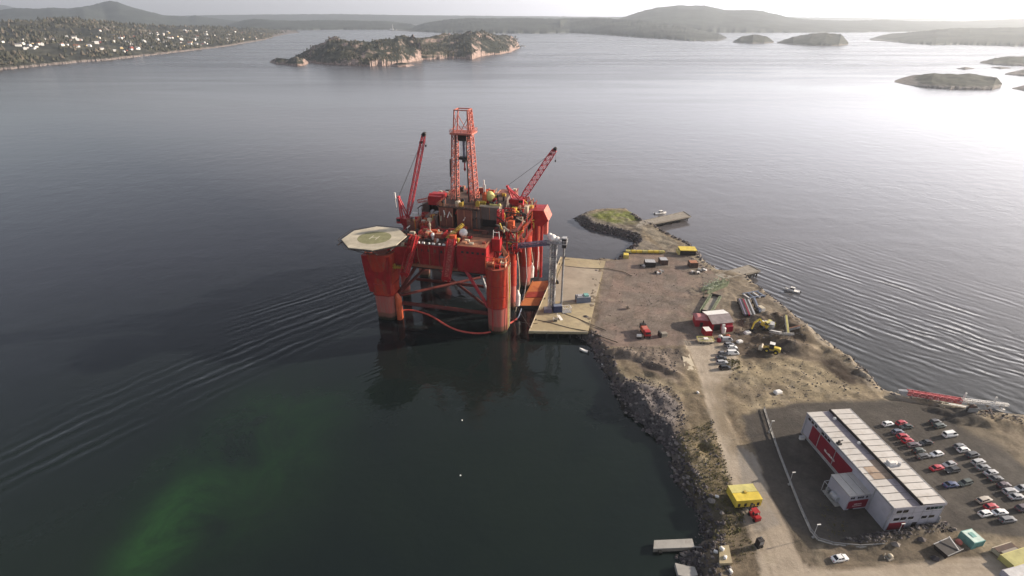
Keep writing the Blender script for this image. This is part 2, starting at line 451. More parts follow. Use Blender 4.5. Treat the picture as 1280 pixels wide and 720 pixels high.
def landmass(name, cols, depth, mtl, step=1.0, rows=26, nz=.12, fine=2.0, sharp=.6, seed=0, edge=0.12, rug=.12):
    """land seen from the air: cols = (photo x, photo y of the waterline, photo y of the skyline)"""
    x0, x1 = cols[0][0], cols[-1][0]
    n = max(10, int((x1 - x0) / step)); grid = []; ff = 1.0/max(25, depth*.035)
    for i in range(n + 1):
        t = i / n; px = x0 + (x1 - x0) * t
        jit = noise.noise(Vector((px*.21, seed*3.1, 0)))*.35 + noise.noise(Vector((px*.6, seed*3.1, 5)))*.2
        S0 = at(px, interp(cols, px, 1), 0); jit += noise.noise(Vector((px*.09, seed*3.1, 9)))*.5; S = S0 + S0.normalized() * (jit * depth * rug)
        e = min(1, min(t, 1-t)/edge) if edge else 1; e = math.sin(e*math.pi/2)
        D = depth * (.12 + .88*e); rd = Vector((S.x, S.y, 0)).normalized()
        top = S0 + rd*D; zr = max(.5, height_at(interp(cols, px, 2), top.y))
        col = []
        for k in range(rows * 2 + 1):
            s = k / rows; s = s**1.5 if s < 1 else s
            p = S.lerp(S0, min(1, s*7)) + rd * (D * s)
            if s <= 1: pr = (s ** sharp)
            else: pr = max(0, 1 - (s-1)**1.6)
            f1 = noise.fractal(Vector((p.x, p.y, seed*40)) * (3.2/max(depth, 60)), 1.0, 2.1, 5)
            pr2 = pr * (1 + nz * f1 * min(1, s*3) * (0.45 if abs(s-1) < .12 else 1.6))
            z = zr * pr2 + fine*1.2 * pr**.6 * noise.noise(Vector((p.x*ff, p.y*ff, seed))) + fine*.6*pr**.6*noise.noise(Vector((p.x*ff*2.7, p.y*ff*2.7, seed)))
            if k == 0: z = -1.5
            elif k == 2*rows: z = -1.5
            else: z = max(z, .3)
            col.append((p.x, p.y, z))
        grid.append(col)
    m = rows*2 + 1; mb = MB(); mb.v = [p for c in grid for p in c]
    mb.f = [(i*m+k, (i+1)*m+k, (i+1)*m+k+1, i*m+k+1) for i in range(n) for k in range(m-1)]
    mb.m = [0]*len(mb.f)
    o = mb.build(name, LM[mtl]); o.data.polygons.foreach_set('use_smooth', [True]*len(mb.f)); tag(o, kind='structure')
    return cols, grid

mainland = landmass('wooded_shore', [(-420,160,45),(-200,112,36),(0,88,31),(60,82,28),(100,78,24),(130,76,26),(170,71.5,32),(230,64.5,34),(280,58.5,35),(330,50,37),(345,45.5,38.5),(362,42,39),(374,41,40)],
                    1100, 'shore', .7, 40, .16, 6, .75, 1, .02, .03)
landmass('far_mountain', [(-500,44,8),(-200,42,5),(0,40,13.5),(30,40,10),(60,40,11),(72,40,9.5),(95,40,10.5),(112,40,8.5),(126,39,7),(137,38,3.4),(148,38,1.2),(157,38,2.2),(168,38,7),(185,38,12.5),(210,37,19),(240,36,20.5),(248,36,18.7),(265,36,22),(290,36,25.5),(320,36,29)],
         1500, 'far', 2.0, 14, .06, 4, .8, 2, .03)
landmass('far_mountain', [(-700,30,-2),(-100,31,1),(0,31,5),(18,31,7.5),(40,31,13),(90,31,20),(160,31,21),(260,31,19),(330,31,18),(420,31,17.5),(520,31,19),(640,31,20),(760,31,21),(900,31,20),(1100,31,22.5),(1400,31,21),(1900,31,20)],
         2200, 'far', 4.0, 8, .05, 4, .8, 3, .01)
landmass('far_hill', [(270,38,37),(292,38,29),(308,38,25),(320,38,23.6),(345,38,25),(372,38,26),(400,37.6,25),(430,37.4,25.5),(462,37.3,26),(490,37.3,27),(515,37.5,30),(530,38,37)],
         700, 'far', 1.0, 12, .1, 4, .6, 4)
landmass('far_headland', [(494,38.6,37.5),(515,39.6,34),(532,40.4,28.5),(560,41.2,24.3),(590,41.6,22.6),(640,41.8,22.4),(680,41.8,22.9),(712,41.2,23),(740,42.5,22.8),(775,45,24),(800,47,25.5),(830,49,29),(855,51,34),(880,51.8,40),(897,51.6,43),(908,48.5,47)],
         900, 'far', 1.0, 18, .08, 4, .6, 5, .05)
landmass('far_hill', [(700,41,24),(748,41,24.5),(772,41,23.5),(795,41,15),(815,41,9.6),(832,41,7.6),(843,41,6),(860,41,7),(876,41,7),(890,41,10),(903,41,12.5),(935,41,12.3),(948,41,14),(962,41,17),(985,41,22),(1010,41,24.5),(1060,41,26),(1100,40,24.4),(1140,40,26.5),(1200,40,27),(1260,40,24),(1320,41,22),(1500,42,20),(1800,44,20)],
         1600, 'far', 2.0, 12, .05, 4, .7, 6, .03)
landmass('far_headland', [(1087,50,49),(1096,51,46.5),(1110,52,43),(1140,55,40),(1168,56.5,37.5),(1200,56,36),(1240,57,34.5),(1300,59,33),(1500,64,31),(1700,70,34)],
         800, 'far', 1.0, 18, .1, 3, .6, 7, .05)
landmass('far_island', [(916,53,52),(925,54,46),(940,54.6,43.2),(955,54.4,45),(967,53.4,52)], 190, 'dark', .8, 10, .12, 3, .55, 8, .3)
landmass('far_island', [(971,54,53),(990,56,46),(1012,57,42),(1030,57.4,41.6),(1048,57.3,44),(1060,56,53)], 260, 'dark', .8, 12, .12, 3, .55, 9, .3)
landmass('dark_island', [(1118,102.5,101.5),(1132,106,98.5),(1150,109,94.5),(1162,110,92.2),(1185,111.5,94),(1205,112,93.5),(1225,112.4,96),(1240,112,98),(1251,109,105)], 130, 'dark', .7, 14, .14, 2.2, .5, 10, .2)
landmass('skerry', [(1195,86,85.5),(1206,87,84),(1218,86,85.5)], 26, 'dark', .7, 6, .1, .8, .5, 11, .4)
landmass('dark_island', [(1225,79,78),(1240,81,73),(1258,82,71),(1290,82.5,70),(1330,83,72),(1370,82,80)], 160, 'dark', .8, 12, .12, 2, .5, 12, .2)
landmass('skerry', [(1239,84.6,84.2),(1250,86,83.2),(1263,85.5,84.6)], 22, 'dark', .7, 6, .1, .6, .5, 13, .4)
landmass('dark_island', [(1256,93,92.4),(1275,95,88),(1300,96,85),(1350,96,88),(1370,95,94)], 90, 'dark', .8, 10, .12, 1.5, .5, 14, .2)
landmass('skerry', [(1265,111,110.4),(1280,113.5,107),(1310,115,105),(1340,114,110)], 60, 'dark', .8, 10, .12, 1.2, .5, 15, .3)
isle_a = landmass('rocky_island', [(369,73.5,72),(378,77,68),(395,79.5,58.5),(415,81,51.2),(440,82.3,52.5),(460,83,53),(476,82.6,51.5),(490,81.5,50),(500,80,47),(520,76.5,48),(527,75,52)],
         230, 'isle', .4, 44, .2, 4.0, .6, 20, .12, .12)
isle_b = landmass('rocky_island', [(505,75,70),(515,76,52),(528,75,48.5),(545,74,45.6),(560,73,45),(575,73.5,44),(590,74.2,42),(601,70.5,39),(612,69,41.5),(625,68,45),(638,65,45.5),(645,62,49),(650,60,59)],
         330, 'isle', .4, 44, .2, 4.0, .6, 21, .10, .09)
landmass('skerry', [(337,78,77.4),(346,80.5,73),(356,81,73.5),(360,81.6,74),(372,82.4,71),(380,81.8,73),(386,79,78)], 60, 'isle', .5, 14, .2, 1.6, .45, 22, .15)
landmass('skerry', [(486,82.6,82.2),(497,84,78.6),(508,83.8,78.4),(518,82,81.6)], 40, 'isle', .5, 8, .15, 1.2, .45, 23, .3)

# ------------------------------------------------------------------ far-off woods on the shore and the island (uncountable)
wr = random.Random(77)
RP = [(0,0,1),(.9,0,.1),(.28,.85,.15),(-.72,.53,.05),(-.72,-.53,.12),(.28,-.85,.08)]; RFC = [(0,1,2),(0,2,3),(0,3,4),(0,4,5),(0,5,1)]
def woods(name, grid, n, lo, hi, h0, h1, thr, nsc):
    mb = MB(); rows_ = len(grid[0]); k = 0; tries = 0
    while k < n and tries < n*8:
        tries += 1
        i = wr.randrange(1, len(grid)-1); j = int(rows_*wr.uniform(lo, hi)); x, y, z_ = grid[i][j]
        if z_ < 2 or noise.noise(Vector((x*nsc, y*nsc, 3))) < thr + wr.uniform(-.15, .15): continue
        x += wr.uniform(-12,12); y += wr.uniform(-14,14); h = wr.uniform(h0, h1); w = h*wr.uniform(.35,.7)
        mb.add([(x+px_*w*wr.uniform(.8,1.2), y+py_*w*wr.uniform(.8,1.2), z_-1+(pz_*h if pz_ > .5 else wr.uniform(0,.25)*h)) for px_,py_,pz_ in RP], RFC, wr.choice([0,0,1,1,2])); k += 1
    tag(mb.build(name, WOOD), kind='stuff')
WOOD = [mat('wood_dark_green', (.050,.052,.040), .95, scale=.1, spec=.05), mat('wood_green', (.075,.072,.052), .95, scale=.1, spec=.05), mat('wood_brownish', (.13,.11,.085), .95, scale=.1, spec=.05)]
woods('woods', mainland[1], 5200, .06, .55, 6, 15, -.12, .004)
woods('woods', isle_a[1], 700, .12, .6, 3, 7, .06, .02); woods('woods', isle_b[1], 800, .12, .6, 3, 7, .06, .02)

# ------------------------------------------------------------------ houses on the far shore
def house_mesh(w, d, h, mats, name='shore_house'):
    mb = MB()
    mb.bx(-w/2, w/2, -d/2, d/2, -2, h, 0)
    e, rh = .5, d*.36
    mb.add([(-w/2-e,-d/2-e,h),(w/2+e,-d/2-e,h),(w/2+e,0,h+rh),(-w/2-e,0,h+rh),(w/2+e,d/2+e,h),(-w/2-e,d/2+e,h)],
           [(0,1,2,3),(3,2,4,5),(0,3,5),(1,4,2),(0,5,4,1)], 1)
    o = mb.build(name, mats); return o
hw = [mat('house_white_wall', (.8,.78,.74), .6, var=.05), mat('house_ochre_wall', (.62,.48,.26), .6), mat('house_red_wall', (.32,.07,.05), .6)]
hr = [mat('house_grey_roof', (.16,.15,.16), .7), mat('house_red_tile_roof', (.28,.11,.07), .7), mat('house_white_roof', (.7,.69,.68), .6, var=.05)]
protos = []
for wi, ri, nm in ((0,0,'white house with grey roof'),(0,1,'white house with red tile roof'),(1,0,'ochre house with grey roof'),(2,0,'dark red house with grey roof'),(0,2,'white flat-looking pale roofed building')):
    o = house_mesh(13, 9, 5.5, [hw[wi], hr[ri]]); protos.append((o, nm, [False]))
hr_ = random.Random(5)
mcols, mgrid = mainland
def on_mainland(px, frac):
    x0, x1 = mcols[0][0], mcols[-1][0]
    i = int(round((px - x0)/(x1 - x0)*(len(mgrid)-1))); i = min(max(i, 0), len(mgrid)-1)
    return Vector(mgrid[i][max(2, int(frac*40))])
def put_house(p, k, s, place):
    o, nm, used = protos[k]
    c = o if not used[0] else o.copy()
    if used[0]: COL.objects.link(c)
    used[0] = True
    c.location = (p.x, p.y, p.z - .3); c.scale = (s, s, s)
    c.rotation_euler = (0, 0, hr_.uniform(-.9, .9))
    tag(c, 'tiny distant ' + nm + ' ' + place, 'house', 'houses on the wooded far shore')
for i in range(150):
    u = hr_.random()
    if u < .62: px = hr_.gauss(205, 55)
    elif u < .84: px = hr_.uniform(0, 140)
    else: px = hr_.gauss(280, 30)
    if not (2 < px < 345): px = hr_.uniform(140, 260)
    fr = hr_.uniform(.22,.8) if px > 130 else hr_.uniform(.35,.62)
    k = hr_.choices([0,1,2,3,4],[5,2,1.5,.8,3])[0]
    put_house(on_mainland(px, fr), k, hr_.uniform(.5, 1.05), 'among trees on the hillside across the water')
# ------------------------------------------------------------------ the quay peninsula: one ground sheet
ZL = 3.0
SHORE = [(722,421),(734,428),(741,438),(746,448),(756,466),(764,482),(775,497),(784,513),(797,527),(812,540),(824,551),(833,562),(838,576),(842,592),(850,608),(858,622),(868,637),(876,652),(879,664),(872,674),(868,682),(858,690),(850,697),(856,708),(868,716),(870,726),(866,760),(872,860),(880,1000),(900,1300)]
right_side = [(1420,560),(1330,528),(1285,519),(1250,516),(1215,511),(1180,505),(1150,500),(1125,496),(1104,489),(1088,474),(1072,458),(1054,443),(1034,428),(1018,416),(1002,402),(986,388),(972,377),(960,368),(946,358),(938,349),(922,342),(899,339),(886,331),(877,322),(873,315),(864,308),(852,303),(842,298),(832,292),(820,284),(806,279),(797,272),(786,264),(764,262),(742,264),(728,268),(719,273),(724,279),(733,285),(748,290),(764,293),(778,296.5),(788,299),(792,303),(787,310),(781,316),(775,322),(770,327),(742,325),(722,395)]
poly = [at(x, y, 0) for x, y in SHORE]
poly += [Vector((150,-60,0)), Vector((330,-60,0)), Vector((330,110,0))]
poly += [at(x, y, 0) for x, y in right_side]
PX = np.array([[p.x, p.y] for p in poly])

def inside(pts, pg):
    x, y = pts[:,0], pts[:,1]; r = np.zeros(len(pts), bool); j = len(pg)-1
    for i in range(len(pg)):
        xi, yi = pg[i]; xj, yj = pg[j]
        c = ((yi > y) != (yj > y))
        with np.errstate(divide='ignore', invalid='ignore'):
            c &= x < (xj-xi)*(y-yi)/(yj-yi+1e-12)+xi
        r ^= c; j = i
    return r
def dist_poly(pts, pg, closed=True):
    d = np.full(len(pts), 1e9); n = len(pg)
    for i in range(n if closed else n-1):
        a, b = pg[i], pg[(i+1) % n]; ab = b-a
        t = np.clip(((pts-a)@ab)/(ab@ab+1e-9), 0, 1)
        q = a + t[:,None]*ab; d = np.minimum(d, np.hypot(*(pts-q).T))
    return d
def vnoise(x, y, s, seed):
    r = np.random.RandomState(seed); T = r.rand(128, 128)
    u, v = x/s, y/s; i, j = np.floor(u).astype(int), np.floor(v).astype(int); fu, fv = u-i, v-j
    fu, fv = fu*fu*(3-2*fu), fv*fv*(3-2*fv); g = lambda a, b: T[a % 128, b % 128]
    return (g(i,j)*(1-fu)+g(i+1,j)*fu)*(1-fv)+(g(i,j+1)*(1-fu)+g(i+1,j+1)*fu)*fv
def fbm(x, y, s, seed, o=4):
    t = 0; a = .5
    for k in range(o):
        t = t + a*vnoise(x, y, s/2**k, seed+k); a *= .5
    return t/(1-.5**o)
STEP = .8
gx = np.arange(0, 331, STEP); gy = np.arange(-60, 335, STEP)
GX, GY = np.meshgrid(gx, gy, indexing='ij'); P2 = np.stack([GX.ravel(), GY.ravel()], 1)
ins = inside(P2, PX); dd = dist_poly(P2, PX); sd = np.where(ins, dd, -dd)
nx, ny = P2[:,0], P2[:,1]
wob = (fbm(nx, ny, 9, 3)-.5)*4
def wpoly(pp, z=ZL): return np.array([[at(x,y,z).x, at(x,y,z).y] for x, y in pp])
def soft(pp, w=2.0, nzs=5.0, nza=3.0, seed=50):
    pg = wpoly(pp); i = inside(P2, pg); d = dist_poly(P2, pg); s = np.where(i, d, -d) + (fbm(nx, ny, nzs, seed)-.5)*nza
    return np.clip(s/w+.5, 0, 1)
sm = lambda t: t*t*(3-2*t)
bank = 4.5 + 2.0*(fbm(nx, ny, 14, 9)-.5)
z = np.where(sd > 0, ZL*sm(np.clip((sd+wob*.25)/bank, 0, 1)), np.maximum(-2.5, sd*.6))
rough_edge = np.clip(1-np.abs(sd-2)/4.5, 0, 1)
z += rough_edge*(fbm(nx, ny, 2.2, 21, 3)-.5)*2.2
# mounds and hollows: photo x, photo y, radius along x, radius along y, height
def mound(px, py, rx, ry, h, rot=0, seed=0):
    global z
    c = at(px, py); dx, dy = nx-c.x, ny-c.y; co_, si_ = math.cos(rot), math.sin(rot)
    u, w = (dx*co_+dy*si_)/rx, (-dx*si_+dy*co_)/ry
    q = np.sqrt(u*u+w*w)*(1+(fbm(nx, ny, 4, 70+seed)-.5)*.7)
    z = z + h*sm(np.clip(1-q, 0, 1))*(1+(fbm(nx, ny, 2.2, 90+seed)-.5)*1.3)
mound(972,400,16,7,2.8,-.3,1); mound(945,404,8,6,2.6,0,2); mound(996,413,11,8,2.2,-.6,3)
mound(984,432,10,7,2.0,-.5,4); mound(1005,436,8,6,1.3,0,5); mound(955,424,9,3,1.8,.1,6)
mound(1070,452,16,4,1.3,-.98,7); mound(1085,470,9,3.5,1.2,-.9,8)
mound(805,500,12,9,2.6,.6,9); mound(835,505,7,7,1.8,.3,10); mound(830,530,7,6,1.6,0,11); mound(788,487,8,6,1.6,0,12)
mound(800,446,13,3.5,1.9,-.15,13); mound(830,462,12,3,1.5,-.7,14); mound(775,440,7,4,1.6,0,15); mound(822,470,7,3,1.2,-.6,16)
mound(870,566,6,4,.9,0,17); mound(880,560,3,2.5,-1.1,0,18)
mound(760,272,22,10,1.2,0,19)
mound(1120,672,16,2.6,1.5,.12,20); mound(1160,662,10,2.4,1.5,.2,21); mound(1085,676,9,2,1.0,.1,22)
mound(1235,528,20,4,1.6,-.15,23); mound(1200,516,18,3,1.4,-.15,24)
# the worked ground is uneven, the yard, the road and the car park are graded flat
flat = np.zeros(len(P2))
ROAD = [(852,424),(912,424),(918,440),(924,452),(905,480),(908,520),(925,556),(944,570),(963,622),(983,660),(1000,700),(1013,711),(1051,712),(1125,706),(1180,699),(1300,692),(1420,690),(1420,900),(960,900),(955,740),(945,690),(932,655),(920,618),(908,590),(897,550),(884,510),(874,470),(862,440)]
YARD = [(757,326),(771,326),(781,317),(860,318),(905,350),(900,395),(880,428),(850,432),(760,433),(742,424)]
LOT = [(927,520),(955,511),(1000,503),(1100,500),(1140,502),(1215,516),(1245,545),(1275,578),(1330,620),(1420,660),(1420,690),(1300,675),(1200,664),(1120,674),(1080,680),(1018,680),(986,664),(960,612),(942,562)]
for pg, w in ((ROAD, 4), (YARD, 4), (LOT, 4)):
    flat = np.maximum(flat, soft(pg, w, 8, .01))
un = (fbm(nx, ny, 6, 31)-.5)*1.2 + (fbm(nx, ny, 2.0, 35, 3)-.5)*.7
z += np.where(sd > 3, un*(1-flat)*np.clip((sd-3)/5, 0, 1), 0)
z = np.where((flat > .5) & (sd > 4.5), np.where(z > 3.6, z, ZL), z)
# ---- soils
def C(r, g, b): return np.array([r, g, b])
col = np.tile(C(.27,.215,.145), (len(P2), 1))
def lay(mask, c, amt=1.0):
    global col
    k = (mask*amt)[:,None]; col = col*(1-k) + c*k
f5, f2, f20 = fbm(nx, ny, 5, 41), fbm(nx, ny, 1.6, 45, 3), fbm(nx, ny, 22, 48)
cl = lambda t, a, b: np.clip((t-a)/(b-a), 0, 1)
lay(cl(f20, .45, .65), C(.21,.165,.115)); lay(cl(f5, .55, .75), C(.36,.30,.21), .6); lay(cl(f2, .6, .8), C(.17,.13,.095), .6)
# lower left verge: dry scrub
lay(soft([(842,540),(890,520),(912,600),(938,680),(950,730),(862,730),(880,660),(858,610)], 4, 6, 6), C(.20,.16,.085), .85)
lay(soft([(850,590),(905,600),(925,640),(885,665),(868,630)], 5, 5, 8, 51)*cl(f5,.35,.6), C(.115,.10,.065), .8)
lay(soft([(870,620),(920,630),(935,650),(890,672),(872,650)], 3, 4, 3, 58), C(.085,.082,.062), .8)
lay(soft([(885,685),(945,660),(962,730),(895,735)], 4, 5, 3, 59), C(.17,.135,.105), .8)
# big open gravel field east of the road
lay(soft([(915,455),(1000,448),(1055,470),(1095,490),(1000,505),(930,515),(912,490)], 5, 8, 7, 52), C(.36,.295,.19), .75)
lay(soft([(950,470),(985,462),(990,485),(955,490)], 4, 5, 8, 53)*cl(f5,.4,.6), C(.22,.165,.11), .6)
# dark earth round the excavator
lay(soft([(915,395),(950,388),(1000,398),(1010,425),(1000,446),(960,450),(915,446),(905,425)], 5, 7, 8, 54), C(.095,.07,.052), .9)
lay(soft([(1022,449),(1046,448),(1076,468),(1088,482),(1062,481),(1030,461)], 2.5, 4, 3, 55), C(.055,.038,.027), 1.0)  # dark soil by the east bank, deepened to stand for a shadowed pit
lay(soft([(972,430),(992,430),(1000,446),(975,446)], 3, 4, 3, 56), C(.055,.045,.045), .85)
# sea edge east: pale stones
lay(cl(1-np.abs(sd-4)/5,0,1)*(nx > 95)*(ny > 130)*cl(f2,.35,.6), C(.40,.36,.31), .7)
# rubble slope west
lay(soft([(752,470),(775,478),(800,470),(840,485),(858,520),(846,560),(826,552),(780,512)], 4, 5, 6, 57), C(.155,.14,.145), .9)
lay(soft([(762,440),(790,432),(850,436),(856,455),(852,478),(800,455),(770,450)], 4, 5, 5, 60), C(.19,.155,.14), .7)
lay(soft([(756,449),(800,462),(850,484),(868,490),(862,500),(800,478),(770,470)], 4, 5, 3, 61), C(.33,.275,.175), .6)
lay(soft([(790,446),(812,458),(846,474),(850,481),(826,474),(800,460)], 2.5, 4, 2, 62), C(.10,.08,.075), .85)
lay(cl(1-np.abs(sd-1.5)/4,0,1)*(nx < 95), C(.12,.11,.11), .85)
lay(cl((.6-sd)/.8,0,1), C(.03,.032,.028), .9)
# head of the peninsula: grey stone rim, grass on top
hd = soft([(722,273),(735,266),(765,263),(796,268),(805,280),(800,297),(750,288)], 3, 5, 2, 63)
lay(hd, C(.21,.185,.15), .9); lay(soft([(736,269),(750,265),(768,262.5),(790,264),(802,275),(790,280),(768,279),(748,275)], 4, 6, 5, 64)*cl(f5,.15,.42), C(.17,.19,.045), .95)
lay(hd*cl(1-np.abs(sd-2)/4.5,0,1), C(.13,.12,.115), .9)
lay(soft([(786,303),(800,296),(830,312),(812,317),(790,312)], 3, 5, 2, 65), C(.24,.21,.175), .8)
lay(soft([(800,283),(812,281),(845,303),(858,318),(836,318),(818,300)], 3, 5, 2, 66), C(.30,.26,.20), .85)
# paved yard
yd = soft(YARD, 1.2, 4, 1.2, 67)
lay(yd, C(.245,.198,.168)); lay(yd*cl(f5,.4,.62), C(.285,.23,.19), .7); lay(yd*cl(f2,.55,.75), C(.19,.145,.12), .6)
lay(yd*cl(fbm(nx,ny,9,68),.5,.65), C(.31,.225,.185), .55)
lay(soft([(860,330),(905,345),(920,352),(905,400),(880,425),(862,420)], 4, 6, 4, 69), C(.29,.24,.18), .7)
lay(soft([(905,350),(950,352),(985,388),(1000,402),(950,392),(912,392)], 4, 6, 4, 71), C(.245,.20,.15), .8)
# car park: worn grey-brown asphalt; sandy road
lt = soft(LOT, 1.6, 4, 2.0, 72)
lay(lt, C(.086,.075,.066)); lay(lt*cl(f20,.45,.7), C(.108,.096,.085), .8); lay(lt*cl(fbm(nx,ny,3.5,73),.6,.75), C(.064,.057,.053), .6)
lay(soft([(1200,530),(1285,580),(1300,600),(1330,560),(1260,530)], 4, 7, 5, 74), C(.24,.195,.14), .8)
lay(soft([(845,500),(884,480),(908,560),(935,650),(950,700),(955,740),(870,740),(880,650),(850,580)], 3, 5, 4, 420), C(.19,.15,.10), .45)
lay(soft([(975,650),(1018,676),(1080,680),(1180,662),(1210,690),(1125,708),(1050,714),(1010,713),(998,700)], 2, 4, 2, 440), C(.165,.135,.10), .9)
rd_ = soft(ROAD, .7, 3, .5, 75)
lay(rd_, C(.52,.44,.35)); lay(rd_*cl(f20,.5,.7), C(.44,.365,.28), .6); lay(rd_*cl(f2,.65,.85), C(.38,.32,.25), .4)
lay(soft([(890,478),(912,470),(915,530),(935,560),(915,565),(899,540)], 3, 6, 5, 76)*rd_, C(.27,.215,.145), .8)
lay(soft([(921,560),(944,560),(962,620),(978,655),(945,665),(930,630)], .9, 4, .6, 77)*rd_, C(.34,.31,.275), .8)  # grey patch repeats the warehouse shadow in the road's colour
# wheel tracks: lighter ruts along the road and over the gravel
def track(pp, w, c, amt, seed=0):
    pg = np.array([[at(x,y).x, at(x,y).y] for x, y in pp]); d = dist_poly(P2, pg, False)
    lay(np.clip(1-np.abs(d-1.0)/w, 0, 1)*cl(fbm(nx,ny,6,300+seed),.35,.5), c, amt)
track([(880,445),(890,490),(905,540),(925,590),(945,640),(965,700),(980,760)], .6, C(.30,.25,.19), .6, 1)
track([(925,530),(935,580),(955,625),(978,668),(1020,705),(1150,708),(1300,705)], .6, C(.33,.27,.20), .5, 2)
track([(755,448),(790,462),(820,478),(860,490),(880,500)], .7, C(.17,.14,.10), .7, 3)
track([(752,452),(785,468),(830,490),(868,498)], .7, C(.19,.15,.11), .6, 4)
track([(900,470),(960,480),(1020,488),(1085,492)], .7, C(.28,.23,.15), .6, 5)
track([(745,395),(790,405),(850,402),(885,385)], .6, C(.30,.25,.2), .4, 6)
lay(cl(fbm(nx,ny,11,401),.55,.68)*(1-lt)*(1-rd_)*(sd > 6), C(.15,.118,.09), .55)
lay(cl(fbm(nx,ny,4,405),.62,.7)*(1-lt)*(sd > 5), C(.40,.34,.25), .35)
lay(yd*cl(fbm(nx,ny,5,409),.62,.7), C(.16,.135,.12), .5)
# the yard is paved in big square slabs: rust-pink ones between the grey, with worn joints
_u = (nx*math.cos(.26)-ny*math.sin(.26)); _v = (nx*math.sin(.26)+ny*math.cos(.26))
_cell = vnoise(np.floor(_u/6.0)*1.0+.01, np.floor(_v/6.0)*1.0+.01, 1.0, 431)
lay(yd*cl(_cell,.55,.6), C(.285,.205,.17), .45); lay(yd*cl(.35-_cell,0,.05), C(.215,.18,.155), .5)
_j = np.minimum(np.abs(_u/6.0-np.round(_u/6.0)), np.abs(_v/6.0-np.round(_v/6.0)))*6.0
lay(yd*(_j < .42)*cl(f5,.35,.5), C(.165,.135,.115), .45)
lay(lt*cl(fbm(nx,ny,7,413),.6,.7), C(.14,.125,.108), .5)
lay(rd_*cl(fbm(nx,ny,4,417),.62,.7), C(.33,.275,.215), .4)
for k_, pp_ in enumerate([[(760,345),(800,360),(860,395),(900,440)],[(770,400),(820,380),(880,350),(900,340)],[(750,410),(800,395),(860,415)],[(800,330),(830,370),(860,430)],[(930,440),(990,470),(1050,480)],[(915,470),(950,500),(1000,500)],[(1110,520),(1180,560),(1270,630)],[(1150,505),(1215,560),(1300,620)],[(1095,540),(1150,610),(1190,650)]]):
    for of_ in (0, 4): track([(x_+of_*.9,y_-of_*.3) for x_,y_ in pp_], .55, C(.16,.13,.105) if k_ < 6 else C(.06,.053,.05), .55, 20+k_)
track([(950,660),(915,668),(880,682)], .8, C(.14,.115,.085), .5, 7)
track([(1040,684),(1100,690),(1200,690)], .7, C(.18,.145,.11), .6, 8)

keep = (sd > -3.5).reshape(GX.shape)
nX, nY = GX.shape; idx = np.arange(nX*nY).reshape(nX, nY)
cell = keep[:-1,:-1] & keep[1:,:-1] & keep[:-1,1:] & keep[1:,1:]
q = np.stack([idx[:-1,:-1][cell], idx[1:,:-1][cell], idx[1:,1:][cell], idx[:-1,1:][cell]], 1)
used, inv = np.unique(q, return_inverse=True); q = inv.reshape(q.shape)
vv = np.stack([nx[used], ny[used], z[used]], 1)
me = bpy.data.meshes.new('ground'); me.vertices.add(len(vv)); me.vertices.foreach_set('co', vv.ravel())
me.loops.add(q.size); me.loops.foreach_set('vertex_index', q.ravel().astype(np.int32)); me.polygons.add(len(q))
me.polygons.foreach_set('loop_start', np.arange(0, q.size, 4, dtype=np.int32)); me.polygons.foreach_set('loop_total', np.full(len(q), 4, np.int32))
me.update(calc_edges=True); me.validate()
ca = me.color_attributes.new('soil', 'FLOAT_COLOR', 'POINT')
ca.data.foreach_set('color', np.concatenate([np.clip(col[used],0,1), np.clip(1-.72*rd_-.35*lt-.25*yd, .2, 1)[used][:,None]], 1).ravel().astype(np.float32))
me.polygons.foreach_set('use_smooth', [True]*len(q))
m, nt, bs = node_mat('soil_and_gravel')
at_ = N(nt, 'ShaderNodeAttribute'); at_.attribute_name = 'soil'
tc = N(nt, 'ShaderNodeTexCoord'); v = tc.outputs['Object']
n1 = noise_n(nt, v, 1.1, 6, .75); n2 = noise_n(nt, v, .22, 5, .6); n3 = noise_n(nt, v, 6, 3, .6)
fac = math_n(nt, 'ADD', math_n(nt, 'MULTIPLY', ramp(nt, n1, .3, .7), .52), .33)
fac = math_n(nt, 'ADD', fac, math_n(nt, 'MULTIPLY', ramp(nt, n2, .35, .65), .32))
# graded and paved ground is smoother than loose gravel
fac = math_n(nt, 'ADD', math_n(nt, 'MULTIPLY', math_n(nt, 'SUBTRACT', fac, .75), at_.outputs['Alpha']), .75)
cb = N(nt, 'ShaderNodeCombineColor'); [nt.links.new(fac, cb.inputs[i]) for i in range(3)]
c = mix_rgb(nt, 1.0, at_.outputs['Color'], cb.outputs[0], 'MULTIPLY')
nt.links.new(c, bs.inputs['Base Color']); bs.inputs['Roughness'].default_value = .9; bs.inputs['Specular IOR Level'].default_value = .2
bn = N(nt, 'ShaderNodeBump'); bn.inputs['Strength'].default_value = .8; bn.inputs['Distance'].default_value = .25
nt.links.new(math_n(nt, 'ADD', n1, math_n(nt, 'MULTIPLY', n3, .5)), bn.inputs['Height']); nt.links.new(bn.outputs[0], bs.inputs['Normal'])
me.materials.append(m)
ground = bpy.data.objects.new('ground', me); COL.objects.link(ground); tag(ground, kind='structure')
zg = z.reshape(GX.shape)
def gz(x, y):
    i = int(round((x - gx[0])/STEP)); j = int(round((y - gy[0])/STEP))
    return float(zg[min(max(i,0),nX-1), min(max(j,0),nY-1)])
def sdf(x, y):
    i = int(round((x - gx[0])/STEP)); j = int(round((y - gy[0])/STEP))
    return float(sd.reshape(GX.shape)[min(max(i,0),nX-1), min(max(j,0),nY-1)])
def on(px, py):
    p = at(px, py, ZL); p = at(px, py, gz(p.x, p.y)); p.z = gz(p.x, p.y); return p

